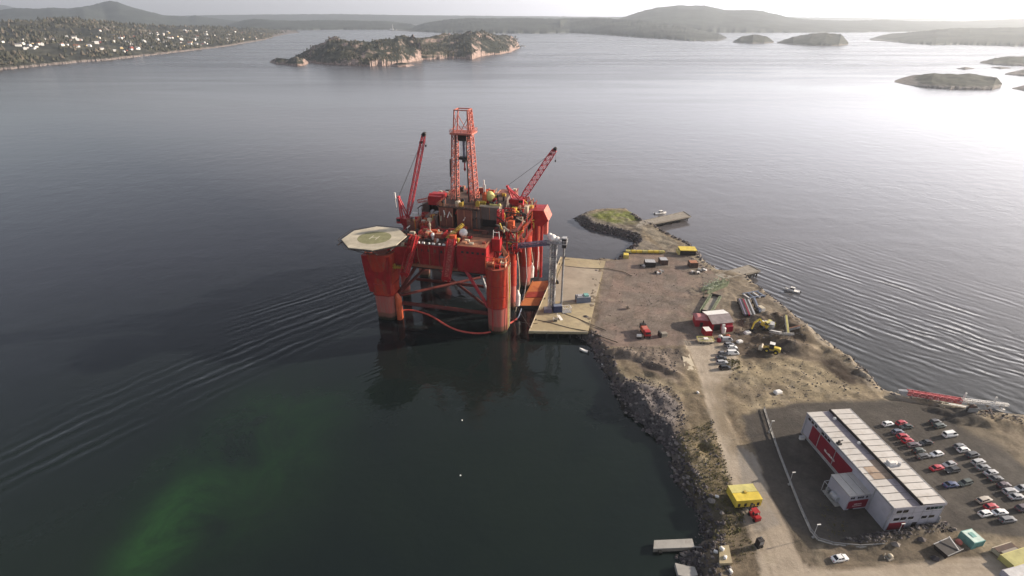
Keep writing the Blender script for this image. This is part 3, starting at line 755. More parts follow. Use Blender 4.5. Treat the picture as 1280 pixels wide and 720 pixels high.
# ---- rocks, rubble and scrub (uncountable)
def rock_pts():
    return [(0,0,1),(.9,0,.1),(.28,.85,.15),(-.72,.53,.05),(-.72,-.53,.12),(.28,-.85,.08),(.1,.1,-.7)]
RF = [(0,1,2),(0,2,3),(0,3,4),(0,4,5),(0,5,1),(6,2,1),(6,3,2),(6,4,3),(6,5,4),(6,1,5)]
def rocks(name, spots, mtl):
    mb = MB()
    for x, y, zz, s in spots:
        a = rnd.uniform(0, 6.3); ca_, sa_ = math.cos(a), math.sin(a); sx, sy, sz = s*rnd.uniform(.7,1.4), s*rnd.uniform(.7,1.2), s*rnd.uniform(.5,1)
        vs = []
        for p in rock_pts():
            px_, py_, pz_ = [c*(1+rnd.uniform(-.25,.25)) for c in p]
            px_ *= sx; py_ *= sy; vs.append((x+px_*ca_-py_*sa_, y+px_*sa_+py_*ca_, zz+pz_*sz))
        mb.add(vs, RF, rnd.choice([0,0,1,1,2]))
    o = mb.build(name, mtl); tag(o, kind='stuff'); return o
rk = [mat('rock_dark', (.06,.053,.056), .9, scale=1.5), mat('rock_grey', (.115,.10,.10), .9, scale=1.5), mat('rock_pale', (.22,.195,.18), .9, scale=1.5)]
sp_ = []
W_, E_ = PX, None
for i in range(60000):
    x, y = rnd.uniform(5, 130), rnd.uniform(60, 325); s_ = sdf(x, y)
    if -1.2 < s_ < 5.0:
        head = y > 255
        west = (x < 75 and y < 190)
        if west and rnd.random() < (.7 if s_ < 3.2 else .2): sp_.append((x, y, gz(x,y)+.1, rnd.uniform(.28,.85)))
        elif head and rnd.random() < .5 and x < 100: sp_.append((x, y, gz(x,y)+.1, rnd.uniform(.4,1.0)))
        elif x > 75 and rnd.random() < .22: sp_.append((x, y, gz(x,y)+.05, rnd.uniform(.25,.7)))
for i in range(9000):
    x, y = rnd.uniform(25, 120), rnd.uniform(60, 300); s_ = sdf(x, y)
    if -.6 < s_ < 4 and rnd.random() < .12: sp_.append((x, y, gz(x,y)+.15, rnd.uniform(.7,1.5)))
rocks('shore_rocks', sp_, rk)
def scatter(pp, n, s0, s1, pale=0):
    pg = wpoly(pp); lo, hi = pg.min(0), pg.max(0); out = []
    while len(out) < n:
        p = np.array([[rnd.uniform(lo[0],hi[0]), rnd.uniform(lo[1],hi[1])]])
        if inside(p, pg)[0]: out.append((p[0,0], p[0,1], gz(p[0,0], p[0,1])+.05, s0+(s1-s0)*rnd.random()**2.5))
    return out
sp_ = scatter([(752,470),(775,478),(800,470),(840,485),(862,520),(850,560),(826,552),(780,512)], 1500, .1, .5)
sp_ += scatter([(758,440),(790,432),(850,436),(846,470),(800,455)], 420, .1, .45)
sp_ += scatter([(845,555),(880,600),(895,670),(872,660),(855,610)], 420, .12, .6)
sp_ += scatter([(856,690),(905,672),(915,720),(868,720)], 300, .12, .6)
sp_ += scatter([(1050,676),(1180,655),(1200,662),(1090,684)], 420, .12, .55)
sp_ += scatter([(920,400),(1005,402),(1010,440),(915,445)], 420, .1, .5)
sp_ += scatter([(1200,508),(1280,522),(1280,535),(1215,522)], 200, .12, .5)
sp_ += scatter([(905,455),(1000,450),(1090,490),(930,512)], 500, .06, .4) + scatter([(757,330),(860,330),(900,390),(850,430),(745,425)], 260, .06, .35) + scatter([(845,545),(890,520),(935,660),(880,680)], 420, .08, .4)
sp_ += scatter([(862,305),(905,330),(880,350),(850,318)], 160, .15, .6)
rocks('rubble', sp_, rk)
def scrub(name, spots, mtl):
    mb = MB()
    for x, y, zz, s in spots:
        for k in range(rnd.randint(7, 12)):
            a, el = rnd.uniform(0, 6.28), rnd.uniform(.2, 1.3); L = s*rnd.uniform(.5,1)
            tip = Vector((x+math.cos(a)*math.cos(el)*L, y+math.sin(a)*math.cos(el)*L, zz+math.sin(el)*L))
            w = Vector((-math.sin(a), math.cos(a), 0))*s*.16; b = Vector((x, y, zz)).lerp(tip, .1)
            mb.add([b-w, b+w, tip+w*.6, tip-w*.6], [(0,1,2,3)], rnd.choice([0,0,1]))
    tag(mb.build(name, mtl), kind='stuff')
gm = [mat('dry_scrub', (.15,.13,.06), .9, scale=2), mat('olive_scrub', (.085,.095,.04), .9, scale=2)]
scrub('scrub', scatter([(845,545),(890,525),(915,600),(935,660),(895,680),(865,620)], 900, .25, .7)
      + scatter([(905,450),(925,448),(925,462),(908,462)], 110, .3, .9) + scatter([(1020,625),(1050,640),(1070,665),(1035,672)], 60, .2, .5)
      + scatter([(890,668),(935,660),(950,700),(900,712)], 140, .2, .5), gm)

# ------------------------------------------------------------------ loading quay and the two small jetties
def jetty(name, label, corners, z1, thick, pile_r, mtl, rows, cols, fender=False, cat='jetty'):
    P_ = [at(x, y, z1) for x, y in corners]
    c0 = sum((Vector((p.x, p.y)) for p in P_), Vector((0,0)))/4
    e = empty(name, (c0.x, c0.y, 0), 0, label, cat)
    pl = [(p.x-c0.x, p.y-c0.y) for p in P_]
    MB().prism(pl, z1-thick, z1).build('deck', mtl, e)
    mb = MB(); bm = MB()
    A, B, Cc, D = [Vector(p) for p in pl]
    for i in range(rows):
        v0 = (i+.5)/rows
        l, r_ = A.lerp(D, v0), B.lerp(Cc, v0)
        bm.tube((*l.lerp(r_,.03), z1-thick-.45), (*l.lerp(r_,.97), z1-thick-.45), .6, 4)
        for j in range(cols):
            p = l.lerp(r_, (j+.35)/(cols-.3))
            mb.tube((*p, -3), (*p, z1-thick-.02), pile_r, 8)
    bm.build('cross_beams', M['pile'], e); pp = mb.build('piles', M['pile'], e); pp['kind'] = 'stuff'
    if fender:
        g_ = lambda u_, v_: tuple(A.lerp(B, u_).lerp(D.lerp(Cc, u_), v_))
        MB().prism([g_(.10,.36), g_(.985,.33), g_(.985,.86), g_(.14,.86)], z1, z1+.012).build('grey_paving', mat('grey_quay_concrete', (.33,.285,.225), .85, wear=(.26,.22,.17), wear_amt=.6, scale=.15), e)  # greyer panel over the middle of the deck
    kb = MB()
    for a, b in ((A,B),(A,D)) if fender else ((A,B),(B,Cc),(Cc,D)):
        a2, b2 = a.lerp(b, .004), a.lerp(b, .996)
        nrm = (Vector((0,0))-(a2+b2)/2).normalized()*.25
        kb.tube((*(a2+nrm), z1+.12), (*(b2+nrm), z1+.12), .19, 4)
    kb.build('edge_kerb', M['cream'] if fender else M['wood'], e)
    if fender:
        for i in range(7):
            p = A.lerp(D, .06+i*.145)
            fb = MB(); fb.tube((p.x-.45, p.y, .3), (p.x-.45, p.y, z1-.4), .38, 10); fb.build('fender', M['rubber'], e)
        for i in range(5):
            p = A.lerp(B, .1+i*.2)
            fb = MB(); fb.tube((p.x, p.y-.45, .3), (p.x, p.y-.45, z1-.6), .33, 10); fb.build('fender', M['rubber'], e)
        for i in range(4):
            p = A.lerp(D, .12+i*.25) + Vector((1.1, 0))
            MB().lathe([(.28,0),(.2,.1),(.2,.4),(.36,.5),(.36,.62),(.1,.68)], 10, (p.x, p.y, z1)).build('bollard', M['dark'], e, True)
    return e
jetty('loading_quay', 'sand coloured concrete loading quay on piles beside the red rig', [(660.5,414.5),(735,415.5),(757,326),(700.5,321)], 3.05, .9, .5, M['concrete'], 10, 5, True, 'quay')
jetty('jetty', 'narrow grey jetty on piles beyond the grassy mound with a boat behind it', [(795,284),(864,270.5),(855,264.5),(799,277)], 3.03, .6, .35, M['wood'], 5, 7)
jetty('jetty', 'short grey jetty on dark piles near the anchored white motorboat', [(906,349),(951,338.5),(937,331),(893,343)], 3.03, .6, .35, M['wood'], 5, 6)
# ------------------------------------------------------------------ PART2-END
# ------------------------------------------------------------------ the drilling rig (local: x to the quay, y away, z up from the sea)
rig = empty('drilling_rig', (-29.5, 193.5, 0), R(-14), 'large red semi-submersible drilling rig moored beside the concrete quay', 'drilling rig')
def RW(a, b, z): 
    c_, s_ = math.cos(R(14)), math.sin(R(14)); return Vector((-29.5 + a*c_ + b*s_, 193.5 - a*s_ + b*c_, z))
rr = random.Random(21)
def part(mb, name, m, parent=None, smooth=False): return mb.build(name, m, parent or rig, smooth)

# columns
def column(x, y, w, top, flare=1.0, rad=.35):
    mb = MB(); lv = [(-7,.88),(0,.9),(6,.93),(12,.96),(12.05,1.0),(22,1.03),(top-2,1.06*flare),(top,1.06*flare)]
    mb.loft([ring(rrect(x, y, w*k, w*k, w*k*rad, 6), z) for z, k in lv])
    c = part(mb, 'column', M['column'], smooth=True)
    for z in (12.0, 17, 22):
        MB().loft([ring(rrect(x, y, w*1.05+.08, w*1.05+.08, (w*1.05+.08)*rad, 6), z-.12), ring(rrect(x, y, w*1.05+.08, w*1.05+.08, (w*1.05+.08)*rad, 6), z+.12)]).build('collar', M['red'], c)
    mb = MB()
    mb.loft([ring(rrect(x, y, w*1.12*flare, w*1.12*flare, w*1.12*flare*rad, 6), top), ring(rrect(x, y, w*1.12*flare, w*1.12*flare, w*1.12*flare*rad, 6), top+.3)])
    mb.build('column_top', M['deck_red'], c)
    return c
cA = column(24.5, 0, 8.8, 29, 1.02, .499)
cL = column(-24.5, 0, 9.4, 31, 1.16, .3)
column(25.5, 19, 4.2, 27, 1, .499); column(26.5, 41, 6.0, 29, 1, .499); column(26.5, 60, 9, 29, 1.02, .499)
column(-25, 19, 4.2, 27, 1, .499); column(-25, 41, 6.0, 29, 1, .499); column(-24.5, 60, 9, 29, 1.04, .35)
# sponson on the front left leg, added orange strip painting its sunlit inner edge
mb = MB(); mb.loft([[(-30,-4.2,13),(-20.5,-4.6,13),(-20.5,4,13),(-30,4,13)],[(-31,-4.8,21),(-19.8,-5,21),(-19.8,4.6,21),(-31,4.6,21)],[(-31.4,-5.2,30),(-19.4,-5.3,30),(-19.4,5,30),(-31.4,5,30)]])
part(mb, 'sponson', M['red'])
mb = MB(); mb.loft([ring(rrect(-18.8, -1.5, 2.2, 3.2, .9, 4), -1), ring(rrect(-18.8, -1.5, 2.2, 3.2, .9, 4), 9.5), ring(rrect(-19.6, -1.5, .8, 2, .3, 4), 12)]); part(mb, 'sunlit_strip', M['orange'], smooth=True)
# pipes and cables down the quay side leg
for k, (dx, dy, m_) in enumerate([(4.75,-1.6,'cream'),(4.8,-.7,'yellow'),(4.9,.3,'cream'),(4.75,1.5,'dark'),(4.6,2.4,'cream'),(4.7,-2.6,'orange'),(-1,-4.75,'red2')]):
    mb = MB(); mb.path([(24.5+dx, dy, 30), (24.5+dx+.3*math.sin(k), dy, 20), (24.5+dx*.97, dy, 11), (24.5+dx*.95, dy, 2)], .16, 5); part(mb, 'riser_pipe', M[m_])
for k in range(5):
    mb = MB(); x0, y0 = 29.0+rr.uniform(-.5,1.2), 14+k*9+rr.uniform(-2,2)
    mb.path([(x0, y0, 30), (x0+rr.uniform(.2,1.2), y0+.6, 22), (x0+rr.uniform(.6,1.6), y0+1, 13), (x0+rr.uniform(0,.8), y0+.6, 5), (x0-.4, y0, 1)], .2, 5); part(mb, 'hanging_hose', M[['cream','lgrey','dark','cream','white'][k]])
for y0 in (15, 44):
    mb = MB(); mb.tube((29.2, y0, 4), (29.4, y0, 9), 1.0, 10); mb.tube((29.4, y0, 9), (29.2, y0, 11.5), 1.0, 10, .3); part(mb, 'white_buoy_float', M['white'], smooth=True)
# bracing
def brace(p, q, r, m_='brace_red', nm='brace'): part(MB().tube(p, q, r, 10), nm, M[m_], smooth=True)
brace((-20,0,7),(20.4,0,7),.8); brace((-20,60,7),(22,60,7),.9); brace((-20,20,8.5),(22.6,20,8.5),.7)
brace((10,1,26.8),(20.5,0,10),.7,'boom_red'); brace((-20,1,10.5),(-9,1,26.8),.7)
brace((-20,3,10),(-4,24,26.5),.65); brace((20.4,3,11),(6,24,26.5),.6,'lgrey'); brace((-20.5,2,9),(22.4,40,9),.6); brace((20.5,2,8),(-22,40,8),.6)
brace((-20,60,10),(-8,60,26.8),.8); brace((22,60,10),(9,60,26.8),.8)
# pontoons
for x in (-24.5, 24.5):
    part(MB().loft([[(px, y, zz) for px, zz in rrect(x, -13, 12, 7, 2, 3)] for y in (-11, -8, 70, 73)]), 'pontoon', M['column'], smooth=True)
# upper hull
mb = MB(); mb.bx(-21, 20, .6, 65, 24.6, 34.6)
hull = part(mb, 'hull', M['red'])
mb = MB()
for z_ in (24.8, 28.2, 31.2, 34.3): mb.bx(-21.15, 20.15, .42, .6, z_-.14, z_+.14)
for k in range(15): mb.bx(-20.6+k*2.9-.07, -20.6+k*2.9+.07, .45, .6, 24.9, 34.2)
for z_ in (24.8, 28.2, 31.2, 34.3): mb.bx(20, 20.18, .5, 65, z_-.14, z_+.14)
for k in range(20): mb.bx(20, 20.15, 2+k*3.2, 2.2+k*3.2, 24.9, 34.2)
mb.build('hull_stiffener', M['red'], hull)
part(MB().bx(-20.8, 19.8, .8, 64.8, 23.9, 24.55), 'underdeck', M['dark'])
part(MB().bx(-20.4, 19.4, 1, 64.5, 34.62, 34.75), 'main_deck', M['deck_dark'])
# front modules at the hull ends
mb = MB(); mb.bx(8.5, 20.4, -1.2, 9.5, 26.2, 36.4); dh = part(mb, 'deck_house', M['red'])
MB().bx(8.9, 20.0, -.8, 9.2, 36.42, 36.6).build('house_roof', M['deck_tan'], dh)
mb = MB(); mb.bx(8.3, 20.6, -1.35, 9.6, 32.2, 32.5); mb.bx(8.3, 20.6, -1.35, 9.6, 26.0, 26.3); mb.build('rubbing_strip', M['red'], dh)
mb = MB(); mb.rail([(8.7,-1,36.5),(20.2,-1,36.5),(20.2,9.3,36.5),(8.7,9.3,36.5)], 1.1, 1.6, .05); mb.build('railing', M['deck_tan'], dh)
for k in range(5): MB().bx(10.2+k*2.1, 11.2+k*2.1, -1.28, -1.2, 33.6, 34.5).build('window', M['dark'], dh)
for k in range(6):
    MB().box((10+rr.uniform(0,9.4), rr.uniform(0,8), 36.95), (rr.uniform(.8,2), rr.uniform(.8,2), .75)).build('roof_unit', M[rr.choice(['deck_tan','cream','red2','deck_red'])], dh)
mb = MB(); mb.bx(-21.6, -11.5, -1, 6.5, 26.0, 33.4); dh2 = part(mb, 'deck_house', M['red2'])
MB().bx(-21.3, -11.8, -.7, 6.2, 33.42, 33.6).build('house_roof', M['deck_tan'], dh2)
for k in range(9):
    MB().box((-20.6+rr.uniform(0,8.4), rr.uniform(0,5.4), 34.1), (rr.uniform(.8,1.8), rr.uniform(.8,1.8), rr.uniform(.6,1.2))).build('roof_unit', M[rr.choice(['white','cream','lgrey','deck_red'])], dh2)
mb = MB().bx(-20.6, -13.4, -2.4, -1.1, 24.4, 24.7); mb.rail([(-20.6,-2.4,24.7),(-13.4,-2.4,24.7)], 1.1, 1.2, .06); mb.bx(-20.4,-18.6,-1.6,-1.05,23.5,25.8); part(mb, 'catwalk', M['yellow'])
mb = MB().bx(-11.4, 8.4, -1.3, .4, 25.6, 25.85); mb.rail([(-11.4,-1.3,25.85),(8.4,-1.3,25.85)], 1.1, 1.5, .05); part(mb, 'front_walkway', M['deck_tan'])
for k in range(9):
    x = -11+k*2.3+rr.uniform(-.3,.3); part(MB().path([(x,.2,34.4),(x,.2,29+rr.uniform(-2,2)),(x+rr.uniform(-.8,.8),.2,26.2)],.13,5), 'hull_pipe', M[rr.choice(['deck_red','red2','dark','deck_tan'])])
for k in range(7):
    x = -10+k*2.7; part(MB().bx(x,x+.9,.3,.45,31.9+rr.uniform(-.1,.1),33.0), 'hull_hatch', M[rr.choice(['dark','wall_brown','red2'])])
# two lattice ramps leaning out over the front edge
def launch_ramp(x, dx):
    p, q = Vector((x, 1.5, 38.0)), Vector((x-dx, -5.2, 24.2))
    mb = MB(); mb.lattice(p, q, 2.9, 2.9, 8, .42, .2, d0=1.6, d1=1.6)
    o = part(mb, 'launching_ramp', M['red2'])
    d = q-p; u = d.cross(Vector((0,0,1))).normalized(); w = d.cross(u).normalized()
    pl = MB(); 
    ins_ = [p+u*1.2+w*.55, p-u*1.2+w*.55, q-u*1.2+w*.55, q+u*1.2+w*.55]; pl.add(ins_+[v_+w*.12 for v_ in ins_], [(0,1,2,3),(7,6,5,4),(0,4,5,1),(1,5,6,2),(2,6,7,3),(3,7,4,0)])
    pl.build('ramp_plate', M['derrick'], o)  # pinker plate puts the ramp's highlights into its colour
    e_ = MB(); e_.box(tuple(q+Vector((0,-.2,-.4))), (3.6, 1.2, 1.0)); e_.box(tuple(q+Vector((-1,-.4,-.9))), (.8,.8,1.2)); e_.box(tuple(q+Vector((1,-.4,-.9))), (.8,.8,1.2)); e_.build('ramp_foot', M['red2'], o)
launch_ramp(-10.2, 2.6); launch_ramp(5.6, .6)
# helideck
hc = (-24.6, -4.6)
def octa(r, n=8, a0=22.5): return [(hc[0]+r*math.cos(R(a0+360*k/n)), hc[1]+r*math.sin(R(a0+360*k/n))) for k in range(n)]
mb = MB(); mb.prism(octa(12.6), 37.7, 38.0); hd_ = part(mb, 'helideck', mat('worn_helideck_paint', (.44,.395,.31), .8, wear=(.3,.27,.21), wear_amt=.6, scale=.25))
MB().prism(octa(6.6, 40), 38.0, 38.012).build('landing_circle', mat('landing_circle_green', (.20,.195,.105), .8, wear=(.3,.28,.18), scale=.5), hd_)
mb = MB()
for x0 in (-1.5, 1.1): mb.bx(hc[0]+x0, hc[0]+x0+.45, hc[1]-1.9, hc[1]+1.9, 38.015, 38.022)
mb.bx(hc[0]-1.04, hc[0]+1.09, hc[1]-.22, hc[1]+.22, 38.015, 38.022); mb.build('landing_letter', mat('faded_deck_marking', (.46,.43,.34), .8, wear=(.3,.28,.2), wear_amt=.6, scale=1.0), hd_)
mb = MB(); o1, o2 = octa(12.6), octa(14.1)
for k in range(8):
    a, b, c_, d_ = o1[k], o1[(k+1)%8], o2[(k+1)%8], o2[k]
    mb.bar((*d_,37.9),(*c_,37.9),.16); mb.bar((*a,37.5),(*b,37.5),.2)
    for t in range(8):
        f = t/8; p = (a[0]+(b[0]-a[0])*f, a[1]+(b[1]-a[1])*f, 37.6); q_ = (d_[0]+(c_[0]-d_[0])*f, d_[1]+(c_[1]-d_[1])*f, 37.9); mb.bar(p, q_, .1)
mb.build('safety_net_frame', M['dark'], hd_)
mb = MB()
for k in range(8):
    a = o1[k]; mb.bar((*a,37.4), (hc[0]+(a[0]-hc[0])*.35, hc[1]+(a[1]-hc[1])*.35+2, 31.5), .3)
for k in range(5): mb.bar((hc[0]-11+k*5.5, hc[1]-9, 37.3), (hc[0]-11+k*5.5, hc[1]+9, 37.3), .4)
mb.build('helideck_truss', M['dark'], hd_)
mb = MB(); mb.path([(-13,1,38.2),(-10.5,4,36.6),(-9,6,34.8)], .5, 4); part(mb, 'helideck_stair', M['deck_red'])
# drill floor substructure
mb = MB(); mb.bx(-7.2, -1.2, 22, 46, 34.8, 43.4); part(mb, 'windwall', M['wall_brown'])
mb = MB(); mb.bx(1.2, 7.4, 21.4, 46, 34.8, 43.2); part(mb, 'windwall', M['wall_brown'])
part(MB().bx(-1.2, 1.2, 24.5, 46, 34.8, 43), 'door_recess', M['dark'])
part(MB().bx(7.4, 10.6, 23, 46, 34.8, 42.6), 'windwall', M['wall_grey'])
mb = MB(); mb.bx(10.6, 18.6, 24.5, 44, 38.6, 44.2); part(mb, 'windwall', M['wall_grey'])
part(MB().bx(10.8, 18.4, 26.5, 43.5, 34.8, 38.5), 'moonpool_opening', M['dark'])
mb = MB(); mb.bx(10.3, 19.0, 24.1, 25.0, 44.22, 44.9); part(mb, 'roof_beam', M['cream']); part(MB().bx(10.5, 18.8, 25.05, 44, 44.22, 44.4), 'equipment_roof', M['deck_dark'])
mb = MB()
for x_, y_, h0, h1 in [(-1.25,21.9,34.9,43.4),(1.15,21.3,34.9,43.2),(7.45,21.3,34.9,43.2),(9.2,22.9,34.9,42.4),(14.5,24.4,38.7,44.1),(-4.2,21.9,34.9,43.4),(4.2,21.3,34.9,43.1),(-7.2,21.9,34.9,43.4),(10.6,24.4,38.7,44.1),(18.6,24.4,35,44.1)]:
    part(MB().bx(x_-.14, x_+.14, y_-.12, y_, h0, h1), 'wall_post', M['deck_tan'])
part(MB().bx(-8, 10.6, 21.6, 46.4, 43.45, 44.0), 'drill_floor', M['deck_dark'])
mb = MB(); mb.rail([(-8,21.6,44),(10.6,21.6,44)], 1.2, 1.5, .06); mb.rail([(-8,21.6,44),(-8,46,44)], 1.2, 2, .05); part(mb, 'floor_railing', M['deck_tan'])
# derrick: two lattice towers, crown and gantry frame
def tower(x0, x1, w0, w1, nm):
    mb = MB(); mb.lattice((x0, 33.5, 44), (x1, 33.5, 73), w0, w1, 15, .38, .2, up=(0,1,0), d0=5.6, d1=4.2)
    for k in range(15):
        t = k/15; zz = 44 + 29*t; xc = x0+(x1-x0)*t; d = 5.6-1.4*t; w = w0+(w1-w0)*t
        mb.bx(xc-w/2+.1, xc+w/2-.1, 33.5-d/2+.3, 33.5+d/2-.3, zz+.9, zz+1.0) if k % 3 == 1 else None
        mb.tube((xc, 33.5, zz), (xc, 33.5, zz+1.95), .2, 5)
    return part(mb, nm, M['derrick'])
tower(-4.0, -2.6, 1.9, 1.4, 'derrick_tower'); tower(5.0, 3.8, 2.5, 1.7, 'derrick_tower')
mb = MB(); mb.tube((-1.95, 29.5, 44), (-1.1, 30.4, 72.5), .22, 6); mb.tube((3.75, 29.5, 44), (3.25, 30.4, 72.5), .28, 6); part(mb, 'guide_rail', M['dark'])
mb = MB(); mb.bx(-3.6, 6.0, 29.6, 37.4, 72.4, 73.1); mb.rail([(-3.6,29.6,73.1),(6,29.6,73.1),(6,37.4,73.1),(-3.6,37.4,73.1),(-3.6,29.6,73.1)], 1.2, 1.6, .07); part(mb, 'crown_platform', M['derrick'])
mb = MB()
for x_ in (-.6, 1.2, 3): mb.tube((x_-.25, 33.5, 71.2), (x_+.25, 33.5, 71.2), 1.1, 14)
mb.bx(-1, 3.4, 32.4, 34.6, 69.4, 72.3); part(mb, 'crown_block', M['dark'])
mb = MB()
for y_ in (31, 36):
    mb.bar((-2.4,y_,73.1),(-1.6,y_,82),.45); mb.bar((4.6,y_,73.1),(4.0,y_,82),.45); mb.bar((-1.9,y_,82),(4.3,y_,82),.4)
    mb.bar((-1.9,y_,79.5),(1.2,y_,74.2),.2); mb.bar((4.2,y_,79.5),(1.2,y_,74.2),.2)
for x_ in (-1.6, 4.0): mb.bar((x_,31,82),(x_,36,82),.4); mb.bar((x_-.3,31,75),(x_,36,81),.2)
mb.bx(3.7, 4.9, 31, 36, 73.1, 81.6) if False else None
part(mb, 'gantry_frame', M['derrick'])
mb = MB(); mb.lattice((4.5,33.5,73.1),(4.1,33.5,82),1.4,1.0,5,.28,.16,up=(0,1,0),d0=4.4,d1=3.6); part(mb, 'gantry_leg', M['derrick'])
mb = MB(); mb.bx(-1.1, 3.3, 32.2, 34.8, 61.6, 62.6); mb.bx(.3, 1.9, 32.6, 34.4, 60.4, 61.6); part(mb, 'travelling_block', M['dark'])
mb = MB()
for x_ in (-.4, .1, 1.1, 2.1, 2.7): mb.tube((x_, 33.5, 62.6), (x_*.9+.1, 33.5, 69.4), .07, 4)
part(mb, 'hoisting_line', M['lgrey'])
mb = MB(); mb.tube((1.1,33.5,62.6),(1.1,33.5,69.4),.62,8); part(mb, 'hydraulic_cylinder', M['bluegrey'])
mb = MB(); mb.tube((1.1,33.5,60.4),(1.1,33.5,56.5),.3,8); mb.ball((1.1,33.5,57.4),.55,8); part(mb, 'hook', M['red'])
mb = MB(); mb.tube((-3.9,28.8,55),(-3.6,28.8,62.5),.28,6); part(mb, 'hose', M['dark'])
# drill floor gear
for k in range(16):
    x, y = rr.choice([rr.uniform(-8,-5), rr.uniform(7.5,10.2), rr.uniform(-1,3)]), rr.uniform(22, 28)
    s = (rr.uniform(.6,1.7), rr.uniform(.6,1.8), rr.uniform(.8,2.6))
    mb = MB().box((x, y, 44+s[2]/2), s); mb.box((x+.2, y-.2, 44+s[2]+.2), (s[0]*.5, s[1]*.5, .4)); part(mb, 'drill_floor_locker', M[rr.choice(['dark','red','cream','yellow','deck_tan','wall_brown','white'])])
mb = MB().ball((13.2, 30, 47.2), 2.0, 14, sz=1.15); part(mb, 'mud_tank', M['pale_yellow'], smooth=True)
mb = MB().tube((11.2, 29, 44.9), (11.2, 29, 48.5), 1.2, 10); mb.tube((11.2,29,48.5),(11.2,29,49.4),1.2,10,.2); part(mb, 'silo', M['orange'], smooth=True)
mb = MB().tube((9.2,34,46),(9.4,34,53),.3,8); mb.tube((9.9,34,46),(9.9,34,51),.22,8); part(mb, 'exhaust_stack', M['white'], smooth=True)
for k in range(10):
    p = (rr.uniform(-7.5,10), 21.7, rr.uniform(39.5,43)); mb = MB().tube(p, (p[0]+rr.uniform(-1,1), 21.2, p[2]-rr.uniform(.6,3)), .25, 6); part(mb, 'drain_pipe', M[rr.choice(['white','dark','red','cream'])])
mb = MB(); mb.tube((18.6,25,45.2),(14.5,25,45.3),.38,8); mb.ball((18.8,25,45.3),.75,8); part(mb, 'crossover_pipe', M['pale_yellow'], smooth=True)
for k, (x0, x1, y0, y1, h_, m_) in enumerate([(-19.5,-15,15,20,3.6,'wall_brown'),(-14.4,-9,16,21,2.6,'deck_red'),(-19.6,-14.6,33,39,5.2,'wall_grey'),(-14,-8.4,39,46,6.4,'wall_brown'),(-19.5,-13,47,54,5.6,'deck_red'),(-12,-5,48,58,6.8,'wall_brown'),(-2,8,50,60,6.0,'wall_grey'),(11,19,46,58,7.4,'wall_brown'),(-13.6,-8.2,21,27,4.4,'wall_grey')]):
    mb = MB(); mb.bx(x0,x1,y0,y1,34.76,34.76+h_); md = part(mb, 'deck_module', M[m_]); zt_ = 34.76+h_
    mb = MB(); mb.rail([(x0,y0,zt_),(x1,y0,zt_),(x1,y1,zt_)],1.1,1.5,.06); mb.build('railing', M[['deck_tan','red2'][k % 2]], md)
    for q_ in range(5):
        s_ = (rr.uniform(.6,1.8), rr.uniform(.6,1.8), rr.uniform(.5,1.6)); MB().box((rr.uniform(x0+.9,x1-.9), rr.uniform(y0+.9,y1-.9), zt_+s_[2]/2), s_).build('module_unit', M[rr.choice(['red2','cream','dark','deck_tan','orange','lgrey'])], md)
    for q_ in range(3):
        xx = rr.uniform(x0+.4,x1-.4); MB().path([(xx,y0-.25,34.8),(xx,y0-.25,zt_+.6),(xx+rr.uniform(-1,1),y0+1.2,zt_+.6)],.17,6).build('module_pipe', M[rr.choice(['red2','cream','yellow','orange','white'])], md)
# red winch house at the left of the drill floor
mb = MB(); mb.bx(-15.5, -9.2, 30, 37, 41.2, 45.2); mb.tube((-15.8,33,43.8),(-9,33,43.8),1.9,14); part(mb, 'winch_house', M['red2'])
for x_ in (-15.2,-9.6):
    for y_ in (30.4, 36.6): part(MB().bar((x_,y_,34.8),(x_,y_,41.2),.5), 'support_leg', M['dark'])
mb = MB(); mb.lattice((-9,33,44.6),(-21,31,42.0),1.4,1.2,8,.2,.11); part(mb, 'boom_rest', M['derrick'])
# deck clutter
def clutter(n, x0, x1, y0, y1, z0, mats, smin=.7, smax=2.6, hmax=2.6):
    for k in range(n):
        x, y = rr.uniform(x0, x1), rr.uniform(y0, y1); kind = rr.random(); m_ = M[rr.choice(mats)]
        if kind < .4:
            s = (rr.uniform(smin,smax), rr.uniform(smin,smax), rr.uniform(.6,hmax)); mb = MB().box((x,y,z0+s[2]/2), s); mb.box((x,y,z0+s[2]+.08),(s[0]*.8,s[1]*.6,.16)); part(mb, 'deck_locker', m_)
        elif kind < .65:
            L = rr.uniform(2, 6); a = rr.choice([0, math.pi/2]); h_ = rr.uniform(.5, hmax); d = Vector((math.cos(a)*L/2, math.sin(a)*L/2, 0)); c = Vector((x, y, z0+h_))
            mb = MB().tube(c-d, c+d, rr.uniform(.18,.4), 8)
            for e_ in (c-d*.7, c+d*.7): mb.bar(e_, (e_.x, e_.y, z0), .14)
            part(mb, 'deck_pipe', m_, smooth=True)
        elif kind < .82:
            r_ = rr.uniform(.5,1.1); L = rr.uniform(1.4,2.6); mb = MB().tube((x-L/2,y,z0+r_+.2),(x+L/2,y,z0+r_+.2),r_,12); mb.box((x,y,z0+.15),(L,r_*1.6,.3)); part(mb, 'winch_drum', m_, smooth=True)
        else:
            r_ = rr.uniform(.35,.8); h_ = rr.uniform(1,hmax+.6); mb = MB().tube((x,y,z0),(x,y,z0+h_),r_,10); mb.tube((x,y,z0+h_),(x,y,z0+h_+r_*.5),r_,10,r_*.2); part(mb, 'vent_tank', m_, smooth=True)
warm = ['deck_red','deck_tan','red','red2','cream','yellow','dark','deck_red','orange','white']
clutter(30, -18, 8, 3, 14, 34.8, warm)
clutter(14, -19, -9, 12, 30, 34.8, ['dark','deck_red','deck_dark','red','lgrey','white','deck_tan'], hmax=4)
clutter(16, -19, 0, 47, 62, 34.8, ['dark','deck_red','deck_dark','red','yellow','deck_tan'], hmax=5)
